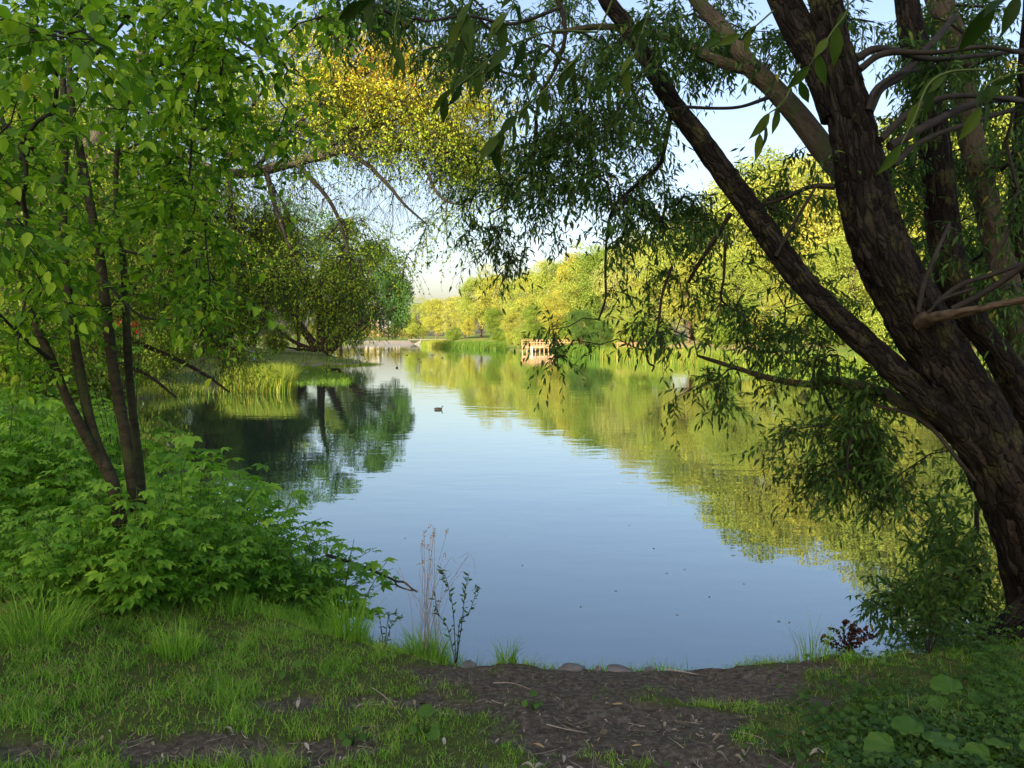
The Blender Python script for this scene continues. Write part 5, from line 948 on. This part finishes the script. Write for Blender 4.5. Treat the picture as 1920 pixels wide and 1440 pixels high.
for pts, r_, lb in [([(698, 1268), (725, 1290), (752, 1312)], .004, 'thick pale stick lying in the heap of dry leaves'), ([(925, 1255), (960, 1258), (995, 1270)], .0028, 'long bent pale twig near the bank edge'), ([(1385, 1352), (1420, 1362), (1433, 1370), (1425, 1382), (1400, 1385)], .002, 'hooked curling twig on the right of the bare soil'), ([(1025, 1330), (1060, 1340), (1100, 1345)], .003, 'grey twig in the middle of the bare soil'), ([(1250, 1240), (1275, 1246), (1310, 1247)], .006, 'dark weathered stick on the bank edge at the right of the stones')]:
    w = []
    for a, b_ in pts: c = G(a, b_, 1.08 if b_ > 1300 else .9 if b_ < 1250 else 1.0); w.append((c[0], c[1], tz(c[0], c[1])+.008))
    g = Geo(); q = catmull(w, 6); tube(g, q, np.linspace(r_, r_*.55, len(q)), 7, .0005); tag(g.build('stick', M['dry_twig'], origin=w[0]), lb, 'stick')
# dead branch sticking out over the water
dp = P(690, 1066, 6.9); t = thing('dead_branch', tuple(dp), 'mossy dead branch with a forked end poking out over the water', 'branch'); g = Geo()
for pts, r_a, r_b in [([(610, 1040), (650, 1052), (690, 1066), (730, 1084), (743, 1090), (758, 1092), (772, 1104), (783, 1110)], .016, .008), ([(740, 1088), (745, 1098), (765, 1106), (778, 1108)], .009, .006), ([(744, 1094), (742, 1103)], .006, .003)]:
    q = catmull([P(a, b_, 6.9)-dp for a, b_ in pts], 8); tube(g, q, np.linspace(r_a, r_b, len(q)), 10, .004, 60)
g.build('wood', M['grey_bark'], t)

# ------------------------------------------------------------------ wooden jetty and second railing
def box(g, c, s, rz=0.0, tint=0):
    x, y, z = [v/2 for v in s]; v = np.array([[-x, -y, -z], [x, -y, -z], [x, y, -z], [-x, y, -z], [-x, -y, z], [x, -y, z], [x, y, z], [-x, y, z]]); R_ = np.array([[cos(rz), -sin(rz), 0], [sin(rz), cos(rz), 0], [0, 0, 1]])
    g.add(v@R_.T+np.array(c), [[0, 3, 2, 1], [4, 5, 6, 7], [0, 1, 5, 4], [1, 2, 6, 5], [2, 3, 7, 6], [3, 0, 4, 7]], tint)
jt = thing('wooden_jetty', (1.75, 136, 0), 'orange wooden jetty on posts with a railing, standing in the lake below the right bank', 'jetty'); W_ = 8.6; Dp = 4.0
g = Geo(); box(g, (W_/2, Dp/2, .95), (W_, Dp, .12)); box(g, (W_/2, -.06, .84), (W_, .11, .26)); g.build('deck', M['orange_wood'], jt, smooth=False)
for k in range(12):
    for row in (0, 1):
        g = Geo(); box(g, (.12+k*(W_-.24)/11, .08+row*(Dp-.4), .18), (.17, .17, 1.3)); g.build('post', M['orange_wood'], jt, smooth=False)
def railing(parent, p0, p1, z0, n, mat):
    p0 = np.array(p0); p1 = np.array(p1); L_ = np.linalg.norm(p1-p0); a = atan2(p1[1]-p0[1], p1[0]-p0[0]); m = (p0+p1)/2
    g = Geo()
    for dz, th in ((1.08, .10), (.62, .09), (.16, .08)): box(g, (m[0], m[1], z0+dz), (L_, .07, th), a)
    for k in range(n+1):
        q = p0+(p1-p0)*k/n; box(g, (q[0]+.075*sin(a), q[1]-.075*cos(a), z0+.56), (.11, .075, 1.1), a)
    for k in range(n):
        q = p0+(p1-p0)*(k+.5)/n; box(g, (q[0], q[1]+.06, z0+.62), (.06, .04, .9), a)
    return g.build('railing', M[mat], parent, smooth=False)
railing(jt, (0, 0), (W_, 0), 1.01, 8, 'orange_wood'); railing(jt, (0, 0), (0, Dp), 1.01, 3, 'orange_wood'); railing(jt, (1.5, Dp), (W_, Dp), 1.01, 6, 'orange_wood')
jx = at(1160, 98); j2 = thing('viewing_platform', (jx, 99.5, tz(jx, 99.5)), 'pinkish wooden platform railing half hidden behind the sunlit reeds', 'platform')
g = Geo(); box(g, (1.9, 1.2, .85), (3.8, 2.4, .12)); g.build('deck', M['pink_wood'], j2, smooth=False); railing(j2, (0, 0), (3.8, 0), .92, 5, 'pink_wood')
for k in range(3): g = Geo(); box(g, (.1+k*1.8, .2, .35), (.14, .14, .9)); g.build('post', M['pink_wood'], j2, smooth=False)
# white post in the water by the jetty
g = Geo(); tube(g, np.array([[0, 0, -.5], [0, 0, .6], [0, 0, .95]]), [.16, .16, .14], 12); o = g.build('mooring_post', plain_mat('white_paint', (.75, .75, .72), .5, .05)); o.location = (at(997, 135.2)+.0, 135.2, 0); tag(o, 'short white post in the water in front of the jetty', 'post')

# ------------------------------------------------------------------ far end: embankment, bridge, railing, buildings, path
em = thing('stone_embankment', (-45, 271, 0), 'long low pale concrete embankment along the far end of the lake', 'embankment'); g = Geo()
x0, x1 = -62+45, -33.5+45
v = np.array([[x0, 0, -.3], [x1, 0, -.3], [x1-2.2, 2.6, 1.0], [x0, 2.6, 1.0], [x0, 3.4, 1.0], [x1-2.2, 3.4, 1.0], [x0, 3.4, -.3], [x1, 3.4, -.3]])
g.add(v, [[0, 1, 2, 3], [3, 2, 5, 4], [4, 5, 7, 6]]); g.add(v, [[1, 7, 5], [1, 5, 2]]); g.build('slope', M['concrete'], em, smooth=False)
g = Geo(); box(g, ((x0+x1)/2-1, 2.7, 1.06), (x1-x0-2, .3, .11)); g.build('coping', M['concrete'], em, smooth=False)
br = thing('sluice_bridge', (at(786, 270), 270.5, 0), 'low flat footbridge over a dark sluice opening at the far end of the lake', 'bridge'); Lb = 9.0
g = Geo(); box(g, (3.6, 2, 1.55), (Lb+6, 3.2, .28)); g.build('deck', M['concrete'], br, smooth=False)
g = Geo(); v = np.array([[-2.6, 0, -.3], [.2, 0, -.3], [.9, 0, 1.38], [.5, 0, 1.38]]); v2 = v+[0, 3, 0]; g.add(np.vstack([v, v2]), [[0, 1, 2, 3], [7, 6, 5, 4], [1, 5, 6, 2], [0, 3, 7, 4], [3, 2, 6, 7]]); g.build('abutment', M['concrete'], br, smooth=False)
g = Geo(); box(g, (5.6, 3.2, .5), (8, .3, 1.9)); g.build('sluice_wall', M['dark'], br, smooth=False)
for k in range(5): g = Geo(); box(g, (2.2+k*1.7, .5, .55), (.22, .22, 1.7)); g.build('pile', M['red_bark'], br, smooth=False)
pth = Geo()
def ribbon(pts, w, z=.02):
    pts = catmull(np.array([(p[0], p[1], 0) for p in pts], float), 12); t_ = nrm(np.gradient(pts, axis=0)); n_ = np.stack([-t_[:, 1], t_[:, 0]], -1); l = pts[:, :2]+n_*w/2; r = pts[:, :2]-n_*w/2
    mid = terrain(pts[:, 0], pts[:, 1])+z+.05; v = np.stack([np.column_stack([l, mid]), np.column_stack([r, mid])], 1).reshape(-1, 3); i = np.arange(len(pts)-1)*2; return v, np.stack([i, i+1, i+3, i+2], -1)
v, f = ribbon([(-75, 128), (-55, 126), (-40, 124), (-33, 128), (-30, 124), (-34, 140), (-46, 190), (-62, 250)][:3]+[(-36, 122), (-33, 126), (-38, 150), (-52, 210), (-64, 262)], 3.0); pth.add(v, f); tag(pth.build('path', plain_mat('path_gravel', (.34, .32, .29), .9)), kind='structure')
pth = Geo(); v, f = ribbon([(-80, 284), (-50, 283), (-30, 281), (-15, 262), (-8, 235), (2, 205), (12, 180)], 3.0); pth.add(v, f); tag(pth.build('promenade', M['concrete']), kind='structure')
def building(px0, px1, D, top, label, col, floors=12):
    x0, x1 = at(px0, D), at(px1, D); h = hpx(top, D); z0 = 2; b_ = thing('apartment_building', ((x0+x1)/2, D, z0), label, 'building', 'apartment blocks beyond the far end'); w = x1-x0
    m = plain_mat('render', col, .85, .05, .2, .05); g = Geo(); box(g, (0, 6, h/2), (w, 12, h)); g.build('wall', m, b_, smooth=False); g = Geo(); box(g, (0, 6, h+.4), (w+.6, 12.6, .8)); g.build('roof', M['concrete'], b_, smooth=False)
    nb = max(2, int(w/5))
    for fl in range(floors):
        for k in range(nb): g = Geo(); box(g, (-w/2+(k+.5)*w/nb, -.02, 2+fl*(h-2)/floors), (1.5, .14, 1.5)); g.build('window', M['dark'], b_, smooth=False)
building(684, 711, 620, 600, 'cream tower block glimpsed through the leaves of the leaning willow', (.36, .30, .22), 10)
building(738, 749, 640, 598, 'narrow pale tower hidden behind the right edge of the leaning willow', (.40, .34, .26), 9)
building(716, 733, 700, 606, 'grey lower block behind the leaning willow', (.24, .24, .26), 8)
# distant tree line behind the far embankment
for k, px in enumerate(range(560, 800, 13)):
    D = 330+20*sin(k*2.2); put('round' if k % 2 else 'tall', at(px, D), D, (hpx(606+8*sin(k*1.7), D)-2)/.97, (.20, .20, .04), 'small distant tree in the row beyond the far embankment', 'distant trees beyond the far embankment', 1.3)

# ------------------------------------------------------------------ person
def skin(name, pts, edges, radii, mat, parent, sub=2):
    me = bpy.data.meshes.new(name); me.from_pydata(pts, edges, []); me.materials.append(mat); o = bpy.data.objects.new(name, me); C.objects.link(o); o.parent = parent
    md = o.modifiers.new('s', 'SKIN')
    for i, r_ in enumerate(radii): me.skin_vertices[0].data[i].radius = (r_, r_) if np.isscalar(r_) else r_
    me.skin_vertices[0].data[0].use_root = True; md.use_smooth_shade = True; s = o.modifiers.new('d', 'SUBSURF'); s.levels = sub; s.render_levels = sub; return o
px_, D_ = 474, 70.0; x_ = at(px_, D_); pe = thing('person', (x_, D_, tz(x_, D_)-.02), 'person in grey jacket and light blue jeans standing on the left bank', 'person', rz=.1)
pe.scale = (1.03, 1.03, 1.03)
sk = plain_mat('skin', (.50, .30, .21), .6, .05); jk = plain_mat('grey_jacket', (.17, .17, .18), .85, .2, 12); je = plain_mat('blue_jeans', (.30, .42, .60), .85, .15, 12); hr = plain_mat('hair', (.06, .035, .02), .7); shm = plain_mat('shoe', (.05, .05, .06), .7)
J = [(0, 0, .98), (0, 0, 1.2), (0, 0, 1.40), (0, -.01, 1.50), (0, -.02, 1.60), (0, -.02, 1.70), (.19, 0, 1.40), (.25, .0, 1.14), (.22, -.06, .90), (.21, -.08, .82), (-.19, 0, 1.40), (-.26, .0, 1.16), (-.20, -.14, .98), (-.12, -.2, .98), (.1, 0, .90), (.12, -.02, .50), (.13, 0, .09), (.13, -.12, .04), (-.1, 0, .90), (-.12, .02, .50), (-.14, .04, .09), (-.15, -.08, .04)]
E = [(0, 1), (1, 2), (2, 3), (3, 4), (4, 5), (2, 6), (6, 7), (7, 8), (8, 9), (2, 10), (10, 11), (11, 12), (12, 13), (0, 14), (14, 15), (15, 16), (16, 17), (0, 18), (18, 19), (19, 20), (20, 21)]
Rr = [(.15, .10), (.15, .10), (.15, .10), .055, (.078, .09), (.07, .085), .065, .045, .032, .03, .065, .045, .032, .03, .09, .06, .04, .035, .09, .06, .04, .035]
skin('body', J, E, Rr, sk, pe)
skin('jacket', [(0, 0, .92), (0, 0, 1.2), (0, 0, 1.42), (.19, 0, 1.41), (.25, 0, 1.14), (.225, -.05, .93), (-.19, 0, 1.41), (-.26, 0, 1.16), (-.21, -.12, .99)], [(0, 1), (1, 2), (2, 3), (3, 4), (4, 5), (2, 6), (6, 7), (7, 8)], [(.185, .13), (.18, .125), (.16, .115), .085, .065, .052, .085, .065, .052], jk, pe)
skin('jeans', [(0, 0, .97), (.1, 0, .88), (.12, -.02, .50), (.13, 0, .11), (-.1, 0, .88), (-.12, .02, .50), (-.14, .04, .11)], [(0, 1), (1, 2), (2, 3), (0, 4), (4, 5), (5, 6)], [(.16, .12), .105, .078, .06, .105, .078, .06], je, pe)
g = Geo(); n = 12
th, ph = np.meshgrid(np.linspace(0, pi*.52, 8), np.linspace(0, 2*pi, 16, endpoint=False), indexing='ij'); v = np.stack([.094*np.sin(th)*np.cos(ph), .008+.108*np.sin(th)*np.sin(ph), 1.665+.125*np.cos(th)], -1); i = np.arange(7)[:, None]*16; j = np.arange(16)[None]; g.add(v.reshape(-1, 3), np.stack([i+j, i+16+j, i+16+(j+1) % 16, i+(j+1) % 16], -1).reshape(-1, 4)); g.build('hair', hr, pe)
for s_ in (.13, -.15):
    g = Geo(); tube(g, np.array([[s_, .07, .05], [s_, 0, .055], [s_, -.1, .045], [s_, -.17, .03]]), [.045, .055, .05, .03], 10); g.build('shoe', shm, pe)

# ------------------------------------------------------------------ ducks
dk = plain_mat('duck_brown', (.045, .035, .03), .7, .4, 30); dh = plain_mat('duck_head', (.02, .022, .02), .5)
def duck(loc, label, grp, rz, s=1.0):
    t = thing('duck', loc, label, 'duck', grp, rz); t.scale = (s, s, s); xs = np.array([-.27, -.22, -.12, 0, .12, .19, .22]); g = Geo()
    tube(g, np.column_stack([xs, 0*xs, np.array([.10, .075, .06, .055, .055, .07, .09])]), [.012, .04, .085, .10, .085, .05, .035], 16); tube(g, np.array([[.17, 0, .07], [.215, 0, .13], [.225, 0, .19], [.25, 0, .225], [.275, 0, .225]]), [.045, .03, .028, .036, .02], 12); g.build('body', dk, t)
    g = Geo(); tube(g, np.array([[.27, 0, .222], [.31, 0, .214], [.335, 0, .212]]), [.016, .014, .008], 8); g.build('bill', plain_mat('bill', (.35, .25, .05), .4) if 'bill' not in bpy.data.materials else bpy.data.materials['bill'], t)
    for sy in (-1, 1): g = Geo(); tube(g, np.array([[.12, sy*.075, .10], [0, sy*.09, .11], [-.14, sy*.06, .11], [-.25, sy*.015, .115]]), [.015, .035, .03, .006], 8); g.build('wing', dh, t)
    return t
c = G(822, 768, 0); duck((c[0], c[1], -.01), 'nearest duck swimming alone to the right in open water', None, 0.0, .62)
DG_ = 'ducks resting far out on the lake'; d0 = None
for k, (px, py) in enumerate([(679, 665), (763, 666), (785, 674), (744, 690), (810, 666), (829, 671.5), (850, 658), (858, 659), (902, 662), (943, 661.5), (825, 654), (845, 653.5), (730, 653.5), (764, 657), (784, 655)]):
    c = G(px, py, 0)
    if d0 is None: d0 = duck((c[0], c[1], -.01), 'tiny dark duck far out on the pale water left of the reflections', DG_, .5)
    else: copy_tree(d0, (c[0], c[1], -.01), r0.uniform(0, 6.28), r0.uniform(.6, .8), 'tiny dark duck floating far away on the lake', DG_)

FL = 'leaves floating on the lake'
for k, (px, py) in enumerate([(947, 1005), (1226, 1028), (1154, 1108), (1089, 1138), (1270, 1153), (1250, 1075), (893, 838), (1460, 1165), (1480, 1168), (1395, 1095), (1284, 1068), (980, 1060), (1050, 920), (1330, 1120), (760, 1010), (1180, 985)]):
    c = G(px, py, 0); o = protos[k % 6].copy(); C.objects.link(o); s = .03+.012*(k % 3); o.location = (c[0], c[1], .004); o.rotation_euler = (0, 0, k*1.3); o.scale = (s, s, s*.4); tag(o, 'small fallen leaf floating on the open water', 'floating leaf', FL)
# ------------------------------------------------------------------ shrub with red berries
c = P(232, 680, 9.0); c = np.array([c[0], c[1], tz(c[0], c[1])]); t = thing('berry_shrub', tuple(c), 'shrub with clusters of red berries just behind the slender trunks', 'shrub'); g = Geo(); gl_ = Geo(); gb_ = Geo()
for px, py in [(225, 606), (262, 622), (255, 608), (214, 612), (170, 700), (180, 690), (230, 640), (250, 650), (200, 660)]:
    e = P(px, py, 9.0)-c; q = catmull([np.array([0, 0, 0]), e*.5+[0, 0, .2], e], 6); tube(g, q, np.linspace(.008, .003, len(q)), 5)
    ii = rng.integers(6, len(q), 14); stamp(gl_, COMP0, q[ii], nrm(rdir(14)*[1, 1, .3]), nrm(rng.normal(size=(14, 3))*.3+[0, 0, 1]), rng.uniform(.08, .14, 14), rng.random(14)*.8)
    if py < 630:
        for _ in range(16):
            b_ = e+rng.normal(size=3)*.025+[0, -.03, 0]; tube(gb_, np.array([b_-[0, 0, .006], b_, b_+[0, 0, .006]]), [.005, .009, .005], 6)
g.build('branches', M['twig'], t); gl_.build('leaves', M['herb_leaf'], t); gb_.build('berries', plain_mat('berry_red', (.55, .03, .02), .35), t)
